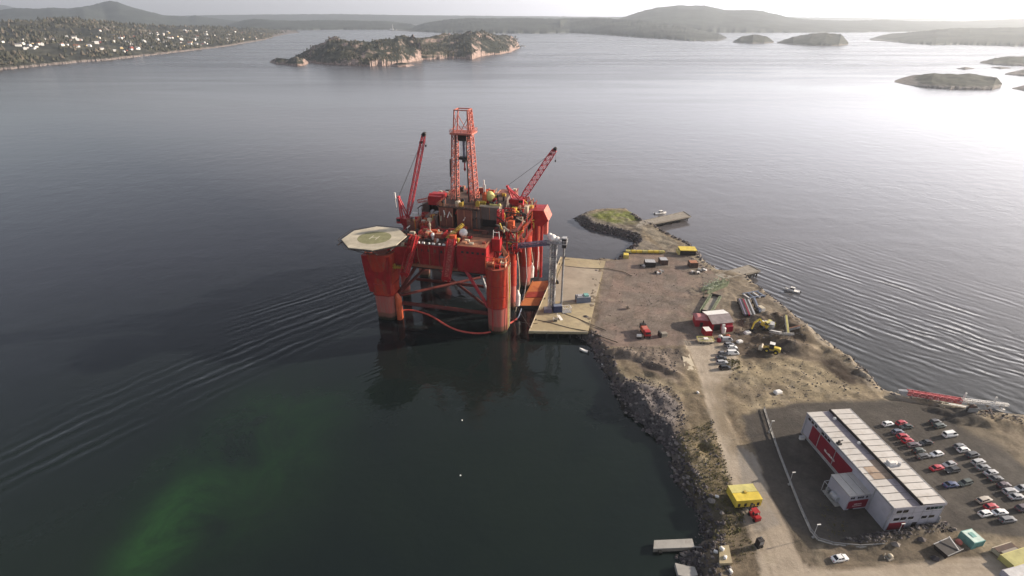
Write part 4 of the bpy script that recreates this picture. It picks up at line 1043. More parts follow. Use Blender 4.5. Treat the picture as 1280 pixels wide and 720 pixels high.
clutter(16, 11, 18.2, 26, 43, 44.4, ['dark','deck_dark','red','cream','deck_tan','yellow','dark'], hmax=2.4)
clutter(26, 21, 29, 12, 49, 39.6, ['red2','red','dark','cream','deck_tan','orange','red2','yellow','deck_dark'], hmax=3.4)
clutter(16, 20.8, 29, 11, 30, 35.2, ['red2','red','dark','cream','red2'], hmax=3.4)
clutter(8, -8, 20, 16, 20, 34.8, ['deck_red','dark','deck_tan','wall_brown'], hmax=1.2)
clutter(12, -8, 10, 46, 62, 34.8, ['deck_red','dark','red','deck_dark'], hmax=6, smax=4)
clutter(12, -8, 10, 40, 46, 44, ['deck_red','dark','red','cream','orange'], hmax=3)
clutter(18, -20, 19, 1.5, 8, 34.8, ['deck_red','deck_tan','white','red2','cream','dark'], hmax=1.6)
clutter(14, -19, -8, 20, 46, 34.8, ['dark','deck_dark','deck_red','deck_dark','red'], hmax=6.5, smax=4)
mb = MB(); mb.bx(-11, 4, 7, 13, 35.2, 36.0); rf = part(mb, 'mezzanine_deck', M['deck_red'])
mb = MB(); mb.rail([(-11,7,36),(4,7,36),(4,13,36),(-11,13,36),(-11,7,36)],1.1,1.6,.06); mb.build('railing', M['red2'], rf)
for k in range(12):
    x, y = rr.uniform(-10.5,3.5), rr.uniform(7.5,12.5); mb = MB().box((x,y,36+.5),(rr.uniform(.8,2.6),rr.uniform(.8,2),rr.uniform(.8,1.6))); mb.build('mezzanine_unit', M[rr.choice(['red2','orange','red','deck_tan','cream'])], rf)
mb = MB(); mb.tube((-6.8,10,36),(-7.0,10,41.2),.28,8,.16); mb.tube((-7,10,39.2),(-7,10,40.2),.45,8); mb.bar((-7.8,10,39.6),(-6.2,10,39.6),.12); part(mb, 'signal_mast', M['cream'], smooth=True)
mb = MB(); mb.ball((7.6, 9.8, 37.6), 1.75, 16); mb.tube((7.6,9.8,34.8),(7.6,9.8,36.3),.8,12); part(mb, 'satellite_dome', M['white'], smooth=True)
mb = MB(); mb.ball((-4.6,6.8,36.6),.8,12,sz=1.3); mb.tube((-4.6,6.8,34.8),(-4.6,6.8,36),.5,10); part(mb, 'white_dome', M['white'], smooth=True)
mb = MB(); mb.lattice((2.2,5,36.2),(6.4,13,40),1.0,.9,7,.2,.12); part(mb, 'loading_boom', M['yellow'])
mb = MB(); mb.bx(3.4,5.8,4.6,6.6,34.8,38.0); part(mb, 'winch_cabin', M['orange'])
for k in range(9): 
    mb = MB(); mb.tube((-9+k*2.2+rr.uniform(-.4,.4), 1.3, 35.2), (-8.2+k*2.2, 1.3, 35.2), .45, 8); part(mb, 'life_raft', M['white'], smooth=True)
# quay side: platforms, pipework and the red tower
for z_ in (30.2, 35.2, 39.6):
    mb = MB(); mb.bx(20.4, 29.8, 11, 50, z_-.25, z_); part(mb, 'side_platform', M['deck_dark']); mb = MB(); mb.rail([(29.8,11,z_),(29.8,50,z_)],1.1,2,.06); mb.rail([(20.6,11,z_),(29.8,11,z_)],1.1,1.6,.06); part(mb, 'platform_railing', M['red2'])
for x_ in (21.2, 25.4, 29.4):
    for y_ in (11.6, 20, 30, 40, 49.4): part(MB().bar((x_,y_,27),(x_,y_,39.6),.55), 'platform_post', M['red2'])
for k in range(60):
    x, y = rr.uniform(21, 30.4), rr.uniform(9, 46); zz = rr.choice([30.2,35.2,39.6,39.6]); m_ = M[rr.choice(['red2','red','cream','orange','yellow','red2','dark'])]
    mb = MB(); r_ = rr.uniform(.16,.42)
    pts = [(x,y,zz), (x,y,zz+rr.uniform(1,4)), (x+rr.uniform(-3,3),y+rr.uniform(-.5,.5),zz+rr.uniform(2,4.4)), (x+rr.uniform(-2,2.5),y+rr.uniform(-2,3),zz+rr.uniform(0,3))]
    mb.path(pts, r_, 6); part(mb, 'pipe_bend', m_, smooth=True)
mb = MB()
for k in range(7):
    pts = [(20.8, 9-k*.5, 30.2-k*.2)]
    pts = [(21.5+2.6*math.sin(t*math.pi*.5)*1.2+k*.55, 8.2-k*.35, 35.8-k*.5-2.6*(1-math.cos(t*math.pi*.5))) for t in (0,.25,.5,.75,1)] + [(25+k*.55, 8-k*.35, 28.5-k*.3)]
    mb.path(pts, .14, 5)
part(mb, 'hose_bundle', M['deck_tan'])
# winches on the quay side leg head
for k, (x, y, s_) in enumerate([(22,-1.5,1.5),(25.2,-2.2,1.3),(27,-.2,1.4),(23.6,1.8,1.6),(26.4,2.6,1.2)]):
    mb = MB(); mb.tube((x-s_*.7,y,30.3),(x+s_*.7,y,30.3),s_*.55,12); mb.bx(x-s_*.8,x-s_*.65,y-s_*.7,y+s_*.7,29.3,31.2); mb.bx(x+s_*.65,x+s_*.8,y-s_*.7,y+s_*.7,29.3,31.2); part(mb, 'anchor_winch', M[['deck_tan','red2','cream','orange','deck_tan'][k]])
mb = MB(); 
for a in ((20.8,-3.6),(24.4,-4),(28.4,-3.4),(29,.2),(28.2,3.6)): mb.bar((*a,29.3),(*a,34),.22)
for a, b in (((20.8,-3.6),(24.4,-4)),((24.4,-4),(28.4,-3.4)),((28.4,-3.4),(29,.2)),((29,.2),(28.2,3.6))):
    for z_ in (31.5,34): mb.bar((*a,z_),(*b,z_),.2)
part(mb, 'fairlead_frame', M['orange'])
mb = MB(); mb.bx(20.9,24.2,5,8.4,33,38); part(mb, 'quay_side_cabin', M['red'])
mb = MB(); mb.bar((21.2,6,38),(21.4,6,41.5),.2); mb.bar((23.8,6,38),(23.6,6,41),.2); mb.bar((21.3,6,40.6),(23.7,6,40.6),.2); part(mb, 'davit', M['white'])
mb = MB(); mb.lattice((21.3,17,35),(21.3,17,46),2.4,2.0,7,.42,.22,up=(0,1,0)); part(mb, 'lattice_tower', M['red2'])
# cantilevered red house with a chamfered end
prof = [(22,30.4),(33.8,30.2),(36.4,33.2),(34.0,37.8),(22,37.0)]
mb = MB(); mb.loft([[(x,y,z_) for x,z_ in prof] for y in (44, 53)]); sh = part(mb, 'side_house', M['red2'])
mb = MB(); pr2 = [(38.35,33.2),(35.95,37.75)]; mb.add([(33.95,43.8,30.1),(36.6,43.8,33.2),(36.6,53.2,33.2),(33.95,53.2,30.1),(34.2,43.8,38.0),(34.2,53.2,38.0)],[(0,1,2,3),(1,4,5,2)]); mb.build('end_plate', M['derrick'], sh)  # pinker red paints the sunlit edge of the chamfered end
mb = MB(); mb.rail([(24,44.2,37.2),(33.8,44.2,37.75)],1.1,1.4,.06); mb.build('railing', M['orange'], sh)
for x_ in (30.6, 33.0): part(MB().tube((x_,47,3),(x_,47,30.6),.9 if x_ > 33 else .7,12), 'side_leg', M['red'], smooth=True)
mb = MB(); mb.bx(31.8,35,50,53,24,30.2); part(mb, 'hose_reel', M['derrick'])
# the two deck cranes
def crane(px, py, z0, foot, tip, apex, w0, w1, mats, nm='deck_crane', cabside=-1):
    mb = MB(); mb.tube((px,py,27),(px,py,z0),1.5,14); mb.tube((px,py,z0),(px,py,z0+.8),2.1,14); c = part(mb, nm, M['red'], smooth=True)
    mb = MB(); mb.bx(px-2.6,px+2.2,py-1.7,py+2.6,z0+.8,z0+3.0); mb.bx(px-3.4,px-1.2,py-1.2,py+2.8,z0+1.1,z0+2.6); mb.build('machinery_house', M['red2'], c)
    mb = MB(); mb.bx(px+cabside*2.4-1,px+cabside*2.4+1,py-2.6,py-.8,z0+1.0,z0+3.4); mb.build('cab', M['boom_red'], c)
    mb = MB(); mb.bx(px+cabside*2.4-.9,px+cabside*2.4+.9,py-2.66,py-2.6,z0+1.9,z0+3.1); mb.build('cab_window', M['glass'], c)
    F, T_, A = Vector(foot), Vector(tip), Vector(apex)
    mb = MB(); n_ = 14; knee = F.lerp(T_, .14)
    mb.lattice(F, knee, w0*.55, w0, 2, .3, .16, up=(0,1,0)); mb.lattice(knee, T_.lerp(F,.14), w0, w0*.92, n_, .32, .16, up=(0,1,0)); mb.lattice(T_.lerp(F,.14), T_, w0*.92, w1, 3, .28, .16, up=(0,1,0)); mb.build('boom', M['boom_red'], c)
    mb = MB(); d = (T_-F).normalized(); mb.box(tuple(T_), (1.6,1.4,1.1)); mb.tube(T_+Vector((.3,-.7,.6)), T_+Vector((.3,.7,.6)), .7, 10); mb.box(tuple(T_.lerp(F,.09)+Vector((-.4,0,.3))), (1.2,1.6,.8)); mb.build('boom_head', M['dark'], c)
    mb = MB()
    for s_ in (-1.1, 1.1):
        mb.bar((px-1.9,py+s_,z0+3), (A.x,A.y+s_*.4,A.z), .5); mb.bar((px+1.3,py+s_,z0+3), (A.x,A.y+s_*.4,A.z), .42)
        mb.bar((px-1.9+(A.x-px+1.9)*.5,py+s_*.7,(z0+3+A.z)/2), (px+1.3+(A.x-px-1.3)*.5,py+s_*.7,(z0+3+A.z)/2), .25)
    mb.box((A.x,A.y,A.z+.2),(.9,1.4,.7)); mb.build('a_frame', M['boom_red'], c)
    mb = MB()
    for s_ in (-.35, .35): mb.tube((A.x,A.y+s_,A.z+.3), T_.lerp(F,.1)+Vector((-.4,s_,.3)), .06, 4)
    mb.build('topping_line', M['rope'], c)
    mb = MB(); mb.tube(T_+Vector((.6,0,0)), T_+Vector((.6,0,-4)), .05, 4); mb.box(tuple(T_+Vector((.6,0,-4.4))),(.5,.5,.8)); mb.build('crane_hook', M['dark'], c)
    return c
crane(-26.2, 28, 31.8, (-24.9,27.6,35.2), (-14.4,28,72), (-28.6,28,44.2), 1.7, 1.2, None)
crane(23.6, 36, 42.2, (26.0,36,45.4), (39.4,36,67), (19.3,36,50.2), 2.5, 1.8, None, cabside=1)
mb = MB(); mb.bar((-30.4,28.5,38),(-30.6,28.5,44),.16); mb.tube((-30.6,28.5,43.4),(-30.6,28.5,46),.42,8); part(mb, 'antenna', M['white'])
mb = MB(); mb.bx(22.6,24.6,30,33,39.7,42.6); part(mb, 'crane_ladder_house', M['yellow'])
mb = MB(); mb.box((-20.5,26,37.2),(4,3,.4)); mb.box((-20.2,25.6,38),(2.6,1.2,1)); part(mb, 'white_skip', M['white'])
mb = MB(); mb.bx(-30.5,-21.2,22,34,26.4,27.0); mb.rail([(-30.5,22,27),(-30.5,34,27)],1.1,2,.06); part(mb, 'crane_platform', M['deck_dark'])

# ------------------------------------------------------------------ floating things round the rig
bt = empty('oil_boom', at(560, 405, 0), 0, 'long red oil boom floating in a curve round the rig legs', 'oil boom')
ctrl = [(474,392),(477,398),(484,395),(497,390),(510,388),(524,390),(540,396),(556,406),(570,412.5),(585,416),(600,417),(614,415),(628,409),(640,403),(647,398),(650,391),(652,384),(651,376),(655,366)]
def spline(ps, n=6):
    out = []
    for i in range(len(ps)-1):
        p0, p1, p2, p3 = ps[max(i-1,0)], ps[i], ps[i+1], ps[min(i+2,len(ps)-1)]
        for k in range(n):
            t = k/n; out.append(.5*((2*p1)+(p2-p0)*t+(2*p0-5*p1+4*p2-p3)*t*t+(3*p1-p0-3*p2+p3)*t**3))
    return out + [ps[-1]]
bp = [p - bt.location for p in spline([at(x,y,0) for x,y in ctrl])]
for p in bp: p.z = .18
cut = int(len(bp)*.77)
MB().path(bp[:cut+1], .36, 8).build('float_tube', M['boom'], bt, True); MB().path(bp[cut:], .30, 8).build('float_tube', M['bluegrey'], bt, True)
bg_ = MB(); q4 = [at(650.2,382.5,1.4), at(675,382.8,1.4), at(699,349,1.4), at(666,351.8,1.4)]; c0 = sum(q4, Vector())/4
brg = empty('barge', (c0.x,c0.y,0), 0, 'low rusty orange barge floating between the rig and the quay', 'barge')
q4[1] = at(672.5,382.6,1.4); q4[2] = at(696,350,1.4)
pl = [(p.x-c0.x,p.y-c0.y) for p in q4]
MB().prism(pl, -1, 1.4).build('hull', M['dark'], brg)
ins4 = [(x*.965,y*.975) for x,y in pl]; MB().prism(ins4, 1.4, 1.47).build('deck', M['rusty_deck'], brg)
for f0, f1, m_ in ((.30,.53,mat('dark_red_hatch', (.26,.03,.02), .8, wear=(.38,.1,.04), scale=.3)),):
    a, b, c_, d_ = [Vector(p) for p in ins4]; A_, B_ = a.lerp(d_, f0), b.lerp(c_, f0); D_, C_ = a.lerp(d_, f1), b.lerp(c_, f1)
    MB().prism([tuple(A_.lerp(B_,.04)),tuple(A_.lerp(B_,.96)),tuple(D_.lerp(C_,.96)),tuple(D_.lerp(C_,.04))], 1.47, 1.75).build('hatch_cover', m_, brg)
mb = MB().rail([(*pl[0],1.4),(*pl[3],1.4)], .5, 3, .07); mb.build('bulwark', M['rusty_deck'], brg)
# access tower with the gangway onto the rig
tb = at(689, 386, 3.05); ttop = height_at(303, tb.y)
tw = empty('gangway_tower', (tb.x,tb.y,3.05), R(-14), 'tall grey scaffold stair tower on the quay with a gangway to the rig', 'access tower')
H_ = ttop - 3.05
mb = MB(); mb.lattice((0,0,0),(0,0,H_),2.6,2.6,int(H_/1.9),.2,.1,up=(0,1,0)); mb.build('scaffold_frame', M['lgrey'], tw)
mb = MB(); n_ = int(H_/1.9)
for k in range(n_):
    z0 = k*H_/n_; mb.bx(-1.1,1.1,-1.1,-.5,z0+.05,z0+.12); mb.bx(-1.1,1.1,.5,1.1,z0+.05+H_/n_*.5,z0+.12+H_/n_*.5)
    for s_ in (-.55,.55): mb.add([(s_-.4,-.8,z0+.1),(s_+.4,-.8,z0+.1),(s_+.4,.8,z0+.1+H_/n_*(.5 if s_ < 0 else 1)),(s_-.4,.8,z0+.1+H_/n_*(.5 if s_ < 0 else 1)),(s_-.4,-.8,z0+.2),(s_+.4,-.8,z0+.2),(s_+.4,.8,z0+.2+H_/n_*.5),(s_-.4,.8,z0+.2+H_/n_*.5)],[(0,1,2,3),(4,5,6,7),(0,1,5,4),(3,2,6,7)])
mb.build('stair_flights', M['grey'], tw)
mb = MB()
for k in range(9): mb.bx(-1.36,-1.30,-1.3,1.3,k*3.2,k*3.2+2.4) if k % 2 else mb.bx(1.30,1.36,-1.3,1.3,k*3.2,k*3.2+2.2)
mb.build('side_sheeting', M['lgrey'], tw)
mb = MB(); mb.tube((4.2,.6,0),(4.2,.6,H_+.4),.42,8); 
for k in range(12): mb.bar((3.7,.6,k*H_/12+1),(4.7,.6,k*H_/12+1),.14)
mb.build('support_mast', M['grey'], tw)
mb = MB(); mb.bx(-2.4,5.4,-1.9,2.1,H_,H_+.3); mb.rail([(-2.4,-1.9,H_+.3),(5.4,-1.9,H_+.3),(5.4,2.1,H_+.3),(-2.4,2.1,H_+.3)],1.2,1.1,.09); mb.bx(3.4,5.2,-1.2,1.2,H_+.3,H_+2.6); mb.build('head_platform', M['lgrey'], tw)
mb = MB(); mb.bx(3.6,5.3,-1.4,1.4,H_-1.6,H_+2.2); mb.build('head_winch', M['dark'], tw)
mb = MB().ball((-.6,.4,H_+1.7),1.7,12,sz=.9); mb.ball((1.3,.2,H_+1.4),1.2,10); mb.ball((-1.8,1,H_+2.4),1.1,10); mb.build('tarpaulin', M['tarp'], tw, True)
g0 = Matrix.Rotation(R(14),4,'Z') @ (RW(27,16.5,31.0) - tb - Vector((0,0,0)))
mb = MB(); mb.lattice((-1.5,0,H_-.2),tuple(g0),1.7,1.7,10,.3,.16,d0=1.5,d1=1.5); a_, b_ = Vector((-1.5,0,H_-.8)), Vector(g0)-Vector((0,0,.6)); mb.tube(a_, b_, .7, 4); mb.build('gangway', M['purple_grey'], tw)
mb = MB(); mb.path([(5.0,.6,H_*.82),(2.2,-.2,H_*.55),(1.5,-.8,H_*.4)], .12, 5); mb.build('stay', M['rope'], tw)
# ------------------------------------------------------------------ PART3-END
# ------------------------------------------------------------------ things on the quay and the yard
def span(p1, p2, z=ZL):
    a, b = at(*p1, z), at(*p2, z); d = b - a
    return (a + b)/2, math.atan2(d.y, d.x), d.length
def container(name, label, p1, p2, depth, h, m_, roof=None, z=ZL, cat='container', group=None, doors=True, legs=0.0):
    """steel container: p1-p2 are the photo ends of its near bottom edge"""
    c, ang, L = span(p1, p2, z); c = c + Vector((-math.sin(ang), math.cos(ang), 0))*depth/2
    e = empty(name, c, ang, label, cat, group); z0 = .12 + legs
    mb = MB(); mb.bx(-L/2+.06,L/2-.06,-depth/2+.06,depth/2-.06,z0,z0+h-.1)
    n = max(4, int(L/.55))
    for k in range(n):
        x = -L/2+.2+(L-.4)*k/(n-1); mb.bx(x-.09,x+.09,-depth/2,-depth/2+.06,z0+.2,z0+h-.25); mb.bx(x-.09,x+.09,depth/2-.06,depth/2,z0+.2,z0+h-.25)
    mb.build('container_body', m_, e)
    fr = MB()
    for sx in (-1,1):
        for sy in (-1,1): fr.bx(sx*L/2-.08,sx*L/2+.08,sy*depth/2-.08,sy*depth/2+.08,0,z0+h)
    for sy in (-1,1): fr.bx(-L/2+.08,L/2-.08,sy*depth/2-.07,sy*depth/2+.07,z0+h-.2,z0+h-.01); fr.bx(-L/2+.08,L/2-.08,sy*depth/2-.07,sy*depth/2+.07,z0-.1,z0+.1)
    fr.build('frame', m_, e)
    rf = MB().bx(-L/2+.09,L/2-.09,-depth/2+.09,depth/2-.09,z0+h-.09,z0+h+.02); rf.build('container_roof', roof or m_, e)
    if doors: 
        d = MB(); d.bx(L/2-.05,L/2-.0,-depth/2+.15,-.03,z0+.15,z0+h-.25); d.build('door', m_, e); d2 = MB(); d2.bx(L/2-.05,L/2-.0,.03,depth/2-.15,z0+.15,z0+h-.25); d2.build('door', m_, e)
    return e, L, z0 + h
container('container', 'dark blue container standing at the foot of the scaffold tower', (692,391),(702.5,390.5), 2.5, 2.9, M['blue'], M['bluegrey'], 3.05)
container('container', 'low grey lilac container just left of the blue container by the tower', (680,391),(690,391), 2.6, 1.5, M['purple_grey'], M['lgrey'], 3.05)
e, L, zt = container('container', 'blue grey container pair standing alone on the middle of the concrete quay', (721,379),(738,378), 3.4, 2.5, M['bluegrey'], M['lgrey'], 3.05)
MB().bx(.4,2.4,-1.2,1.2,zt+.02,zt+.7).build('roof_unit', M['teal'], e); MB().bx(-2.4,-.6,-1.1,1.1,zt+.02,zt+.4).build('roof_unit', M['lgrey'], e)
def cage(name, label, p1, p2, depth, h, m_, z=3.05, cat='frame'):
    c, ang, L = span(p1, p2, z); e = empty(name, c, ang, label, cat); mb = MB()
    for x in (-L/2, 0, L/2):
        for y in (0, depth): mb.bar((x,y,0),(x,y,h),.14)
    for y in (0, depth):
        for q_ in (.15, h): mb.bar((-L/2,y,q_),(L/2,y,q_),.14)
        mb.bar((-L/2,y,.15),(0,y,h),.09); mb.bar((0,y,.15),(L/2,y,h),.09)
    for x in (-L/2, L/2): mb.bar((x,0,h),(x,depth,h),.14); mb.bar((x,0,.15),(x,depth,.15),.14)
    mb.build('cage_frame', m_, e)
    f = MB().bx(-L/2,L/2,0,depth,.1,.22); f.build('cage_floor', M['grey'], e); return e
cage('cargo_cage', 'white open cargo cage right of the blue container on the quay', (704,392),(714,391), 2.6, 2.4, M['white'])
def forklift(name, label, px, py, rz, m_, cat='forklift', up=0.0, s=1.0):
    p = on(px, py); e = empty(name, p, rz, label, cat); e.scale = (s,)*3
    mb = MB(); mb.bx(-1.5,1.1,-.75,.75,.45,1.2); mb.bx(-1.6,-.7,-.7,.7,1.2,1.6); mb.build('body', m_, e)
    for x in (-1.0,.85):
        for y in (-.72,.72): MB().tube((x,y-.16,.42),(x,y+.16,.42),.42,12).build('wheel', M['rubber'], e, True)
    mb = MB()
    for x,y in ((-.7,-.65),(.75,-.65),(-.7,.65),(.75,.65)): mb.bar((x,y,1.2),(x*.9,y,2.45),.1)
    mb.bx(-.75,.8,-.75,.75,2.45,2.55); mb.build('cab_frame', m_, e)
    MB().bx(-.45,.35,-.4,.4,1.2,1.85).build('seat', M['dark'], e)
    mb = MB()
    for y in (-.5,.5): mb.bx(1.2,1.38,y-.08,y+.08,.15,3.0)
    mb.bx(1.2,1.38,-.5,.5,2.8,3.0); mb.bx(1.2,1.38,-.5,.5,1.5,1.65); mb.build('mast', M['dark'], e)
    mb = MB()
    for y in (-.4,.4): mb.bx(1.38,2.9,y-.09,y+.09,.2+up,.28+up)
    mb.build('fork', M['grey'], e); return e
forklift('forklift', 'small dark forklift on the quay behind the two grey containers', 713, 361, 2.6, M['dark'], s=.9)
forklift('forklift', 'red forklift pushing its forks under the yellow box on the sandy road', 942, 647, R(104), M['red2'], up=.25, s=1.05)
def pile_of(name, label, px, py, items, cat, rz=0.0, z=None):
    p = on(px, py) if z is None else at(px, py, z); e = empty(name, p, rz, label, cat)
    for nm, mb, m_ in items: mb.build(nm, m_, e)
    return e
pile_of('cargo_bundle', 'dark wrapped cargo bundle lying near the quay edge beside the tower', 695, 354, [('bale', MB().loft([ring(rrect(0,0,2.6,1.8,.3),0), ring(rrect(0,0,2.5,1.7,.3),1.0), ring(rrect(.2,0,1.5,1.0,.3),1.5)]), M['dark']), ('strap', MB().box((0,0,.6),(.2,1.9,1.3)), M['yellow'])], 'cargo', z=3.05)
pile_of('hose_reel', 'pale hose reel on the quay in front of the blue container', 694, 401, [('drum', MB().tube((-.7,0,.9),(.7,0,.9),.55,12), M['cream']), ('flange', MB().tube((-.85,0,.9),(-.7,0,.9),.85,14), M['white']), ('flange', MB().tube((.7,0,.9),(.85,0,.9),.85,14), M['white']), ('stand', MB().bx(-.8,.8,-.6,.6,0,.2), M['dark'])], 'hose reel', z=3.05)
pile_of('gangway_ramp', 'short white access ramp at the base of the scaffold tower', 700, 398, [('ramp_board', MB().loft([[(-.6,-1.6,0),(.6,-1.6,0),(.6,-1.6,.1),(-.6,-1.6,.1)],[(-.6,1.6,.7),(.6,1.6,.7),(.6,1.6,.8),(-.6,1.6,.8)]]), M['white']), ('handrail', MB().rail([(-.6,-1.6,.1),(-.6,1.6,.8)],1,1.5,.05), M['white'])], 'ramp', z=3.05, rz=.4)
def rope(label, pts, r, m_=None, name='mooring_rope', cat='rope', sag=0.0, z=None):
    P_ = [p if isinstance(p, Vector) else at(p[0], p[1], p[2] if len(p) > 2 else 3.1) for p in pts]
    if sag:
        a, b = P_[0], P_[-1]; P_ = [a.lerp(b, t/14) - Vector((0,0,sag*4*(t/14)*(1-t/14))) for t in range(15)]
    o = P_[0].copy(); ob = MB().path([p-o for p in P_], r, 5).build(name, m_ or M['rope'], loc=o); return tag(ob, label, cat)
rope('dark cable lying across the near corner of the quay to the rubble bank', [(672,400),(690,404),(712,410),(735,414,3.25),(752,421,3.4),(772,428,3.6)], .16, name='cable', cat='cable')
rope('dark cable running from the tower foot along the quay edge line', [(703,391),(722,398),(740,406,3.3),(757,413,3.3)], .14, name='cable', cat='cable')
rope('dark cable across the far half of the quay towards the grey bins', [(702,332),(730,335),(760,336,3.3),(780,340,3.3),(790,345,3.2)], .14, name='cable', cat='cable')
rope('mooring rope slung from the rig leg to the near quay edge', [RW(27.5,3,5), at(672,404,3.4)], .1, sag=1.2)
rope('mooring rope slung from the rear rig leg to the far end of the quay', [RW(28,58,10), at(712,324,3.3)], .1, sag=1.5)
rope('steep mooring rope between the rig underdeck and the quay corner', [RW(26,12,12), at(664,411,3.3)], .1, sag=1.0)

# yard north end
pb = empty('yellow_pipe', at(782,316,ZL), span((778,316.5),(829,317.5))[1], 'long row of yellow floats lying in a line at the edge of the yard', 'float row')
L = span((778,316.5),(829,317.5))[2]; k = 0; x = 0
while x < L-2:
    l = 2.6; MB().tube((x,0,.9),(x+l,0,.9),.85,10).build('float', M['lemon'] if k % 3 else M['pale_yellow'], pb, True); MB().tube((x+l,0,.9),(x+l+.35,0,.9),.5,8).build('coupling', M['yellow'], pb, True); x += l+.35; k += 1
container('waste_skip', 'small pale yellow box at the corner of the yard near the water', (779,323),(785.5,323.5), 3.2, 1.8, M['pale_yellow'], M['lemon'], doors=False, cat='box')
e, L, zt = container('canopy', 'yellow roofed open shelter by the narrow neck of land', (850,319),(869,319.5), 4.6, 2.6, M['dark'], M['lemon'], doors=False, cat='shelter')
MB().bx(-L/2-.4,L/2+.5,-2.9,2.7,zt+.02,zt+.4).build('roof_slab', M['lemon'], e); MB().bx(-L/2-1.2,-L/2-.2,-2.4,2.4,.2,2.2).build('side_panel', M['pale_yellow'], e)
container('open_bin', 'dark open bin with pale rim, left of two in the middle of the yard', (806,334),(819,334.5), 4.0, 2.6, M['dark'], M['lgrey'], doors=False, cat='bin')
container('open_bin', 'dark square bin, right of two in the middle of the yard', (825,331.5),(834.5,331.5), 4.0, 2.6, M['deck_dark'], M['lgrey'], doors=False, cat='bin')
container('open_bin', 'dark brown bin among rubble below the yellow roofed shelter', (862,335),(872,335), 3.6, 2.6, M['deck_dark'], M['deck_tan'], doors=False, cat='bin')
for lab, px, py, s in (('heap of grey scrap lying in front of the two dark bins', 825, 341, 1.0), ('heap of white bags on the yard beside the dark bins', 805, 333.5, .8), ('low heap of timber offcuts right of the brown bin', 877, 338, .9), ('flat heap of scrap steel below the brown bin', 868, 341.5, .9)):
    its = []
    for k in range(9):
        mb = MB().box((rnd.uniform(-2.2,2.2)*s, rnd.uniform(-1.2,1.2)*s, .35+rnd.uniform(0,.5)), (rnd.uniform(.6,2.2), rnd.uniform(.5,1.2), rnd.uniform(.4,.9)), rnd.uniform(0,3))
        its.append(('scrap_piece', mb, M[rnd.choice(['lgrey','grey','wood','white','dark','deck_tan'])]))
    pile_of('scrap_heap', lab, px, py, its, 'scrap heap')
# red-orange truck on the yard
tr = empty('truck', on(806,418), R(95), 'red orange truck with a dark crane head parked on the paved yard', 'truck')
mb = MB(); mb.bx(-3.4,1.6,-1.2,1.2,.9,1.25); mb.build('chassis', M['dark'], tr)
mb = MB(); mb.loft([[(-3.4,-1.2,1.25),(-1.0,-1.2,1.25),(-1.0,1.2,1.25),(-3.4,1.2,1.25)],[(-3.4,-1.2,2.2),(-1.0,-1.2,2.2),(-1.0,1.2,2.2),(-3.4,1.2,2.2)],[(-3.2,-1.05,3.1),(-1.2,-1.05,3.1),(-1.2,1.05,3.1),(-3.2,1.05,3.1)]]); cb_ = mb.build('cab', M['red2'], tr)
MB().bx(-3.46,-3.36,-1,1,2.15,2.95).build('windscreen', M['glass'], cb_)
MB().bx(-.8,2.4,-1.25,1.25,1.25,2.6).build('cargo_box', M['orange'], tr); MB().bx(-.6,2.2,-1.05,1.05,2.61,2.75).build('tarpaulin', M['derrick'], tr)
mb = MB(); mb.bx(2.6,4.2,-1.1,1.1,.9,3.0); mb.bar((3.4,0,3),(3.0,0,4.6),.3); mb.build('crane_head', M['dark'], tr)
for x in (-2.6,.2,2.0):
    for y in (-1.1,1.1): MB().tube((x,y-.18,.5),(x,y+.18,.5),.5,12).build('wheel', M['rubber'], tr, True)
pile_of('pallet_stack', 'pale pallet stack with dark side right of the red orange truck', 829, 420, [('pallet', MB().bx(-1.4,1.4,-.9,.9,k*.4,k*.4+.3), M['wood' if k % 2 else 'cream']) for k in range(4)] + [('crate', MB().bx(-1.9,-1.3,-1.2,1.2,0,2), M['dark'])], 'pallets', .2)
pile_of('fuel_tank', 'small white tank on a stand left of the red orange truck', 798.5, 423, [('tank', MB().tube((-.9,0,1.3),(.9,0,1.3),.6,12), M['white']), ('stand', MB().bx(-.8,.8,-.5,.5,0,.7), M['dark'])], 'tank')
pile_of('cable_drum', 'lone wooden cable drum left of the truck on the yard', 784, 386, [('drum', MB().tube((-.4,0,.8),(.4,0,.8),.5,12), M['wood']), ('flange', MB().tube((-.5,0,.8),(-.4,0,.8),.8,14), M['cream']), ('flange', MB().tube((.4,0,.8),(.5,0,.8),.8,14), M['cream'])], 'cable drum')
# green steel frames
def steel_frame(label, pa, pb_, w, h, n, m_, group, tilt=0.0):
    a, b = at(*pa), at(*pb_); c = (a+b)/2; d = b-a; L = d.length
    e = empty('steel_truss_bay', c, math.atan2(d.y, d.x), label, 'steel frame', group)
    for y in (-w/2, w/2): MB().lattice((-L/2,y,.5),(L/2,y,.5+tilt),.7,.7,n,.2,.1).build('side_truss', m_, e)
    for k in range(n//2+1):
        x = -L/2+L*k/(n//2); mb = MB(); mb.bar((x,-w/2,.5),(x,-w/2,h),.2); mb.bar((x,w/2,.5),(x,w/2,h),.2); mb.bar((x,-w/2,h),(x,w/2,h),.2); mb.bar((x,-w/2,.3),(x,w/2,.3),.22); mb.build('hoop', m_, e)
    return e
G_ = 'green steel frames'
steel_frame('green steel frame lying across the top of the stack of frames', (880,366),(905,356), 3.2, 2.4, 6, M['green'], G_)
steel_frame('pale green steel frame in front, second from the water side', (882,362),(900,354), 2.4, 3.2, 6, mat('pale_green_steel', (.36,.40,.30), .6), G_)
steel_frame('green steel frame nearest the short jetty', (891,359),(908,353), 2.2, 2.0, 4, M['green'], G_)
cr = empty('steel_cradle', at(888,382), span((883,388),(893,372))[1], 'long dark steel cradle with brown floor running towards the camera from the green frames', 'steel cradle')
L = span((881,389),(889,368))[2]
mb = MB(); mb.bx(-L/2,L/2,-1.9,1.9,.4,.6); mb.build('cradle_floor', M['wood'], cr)
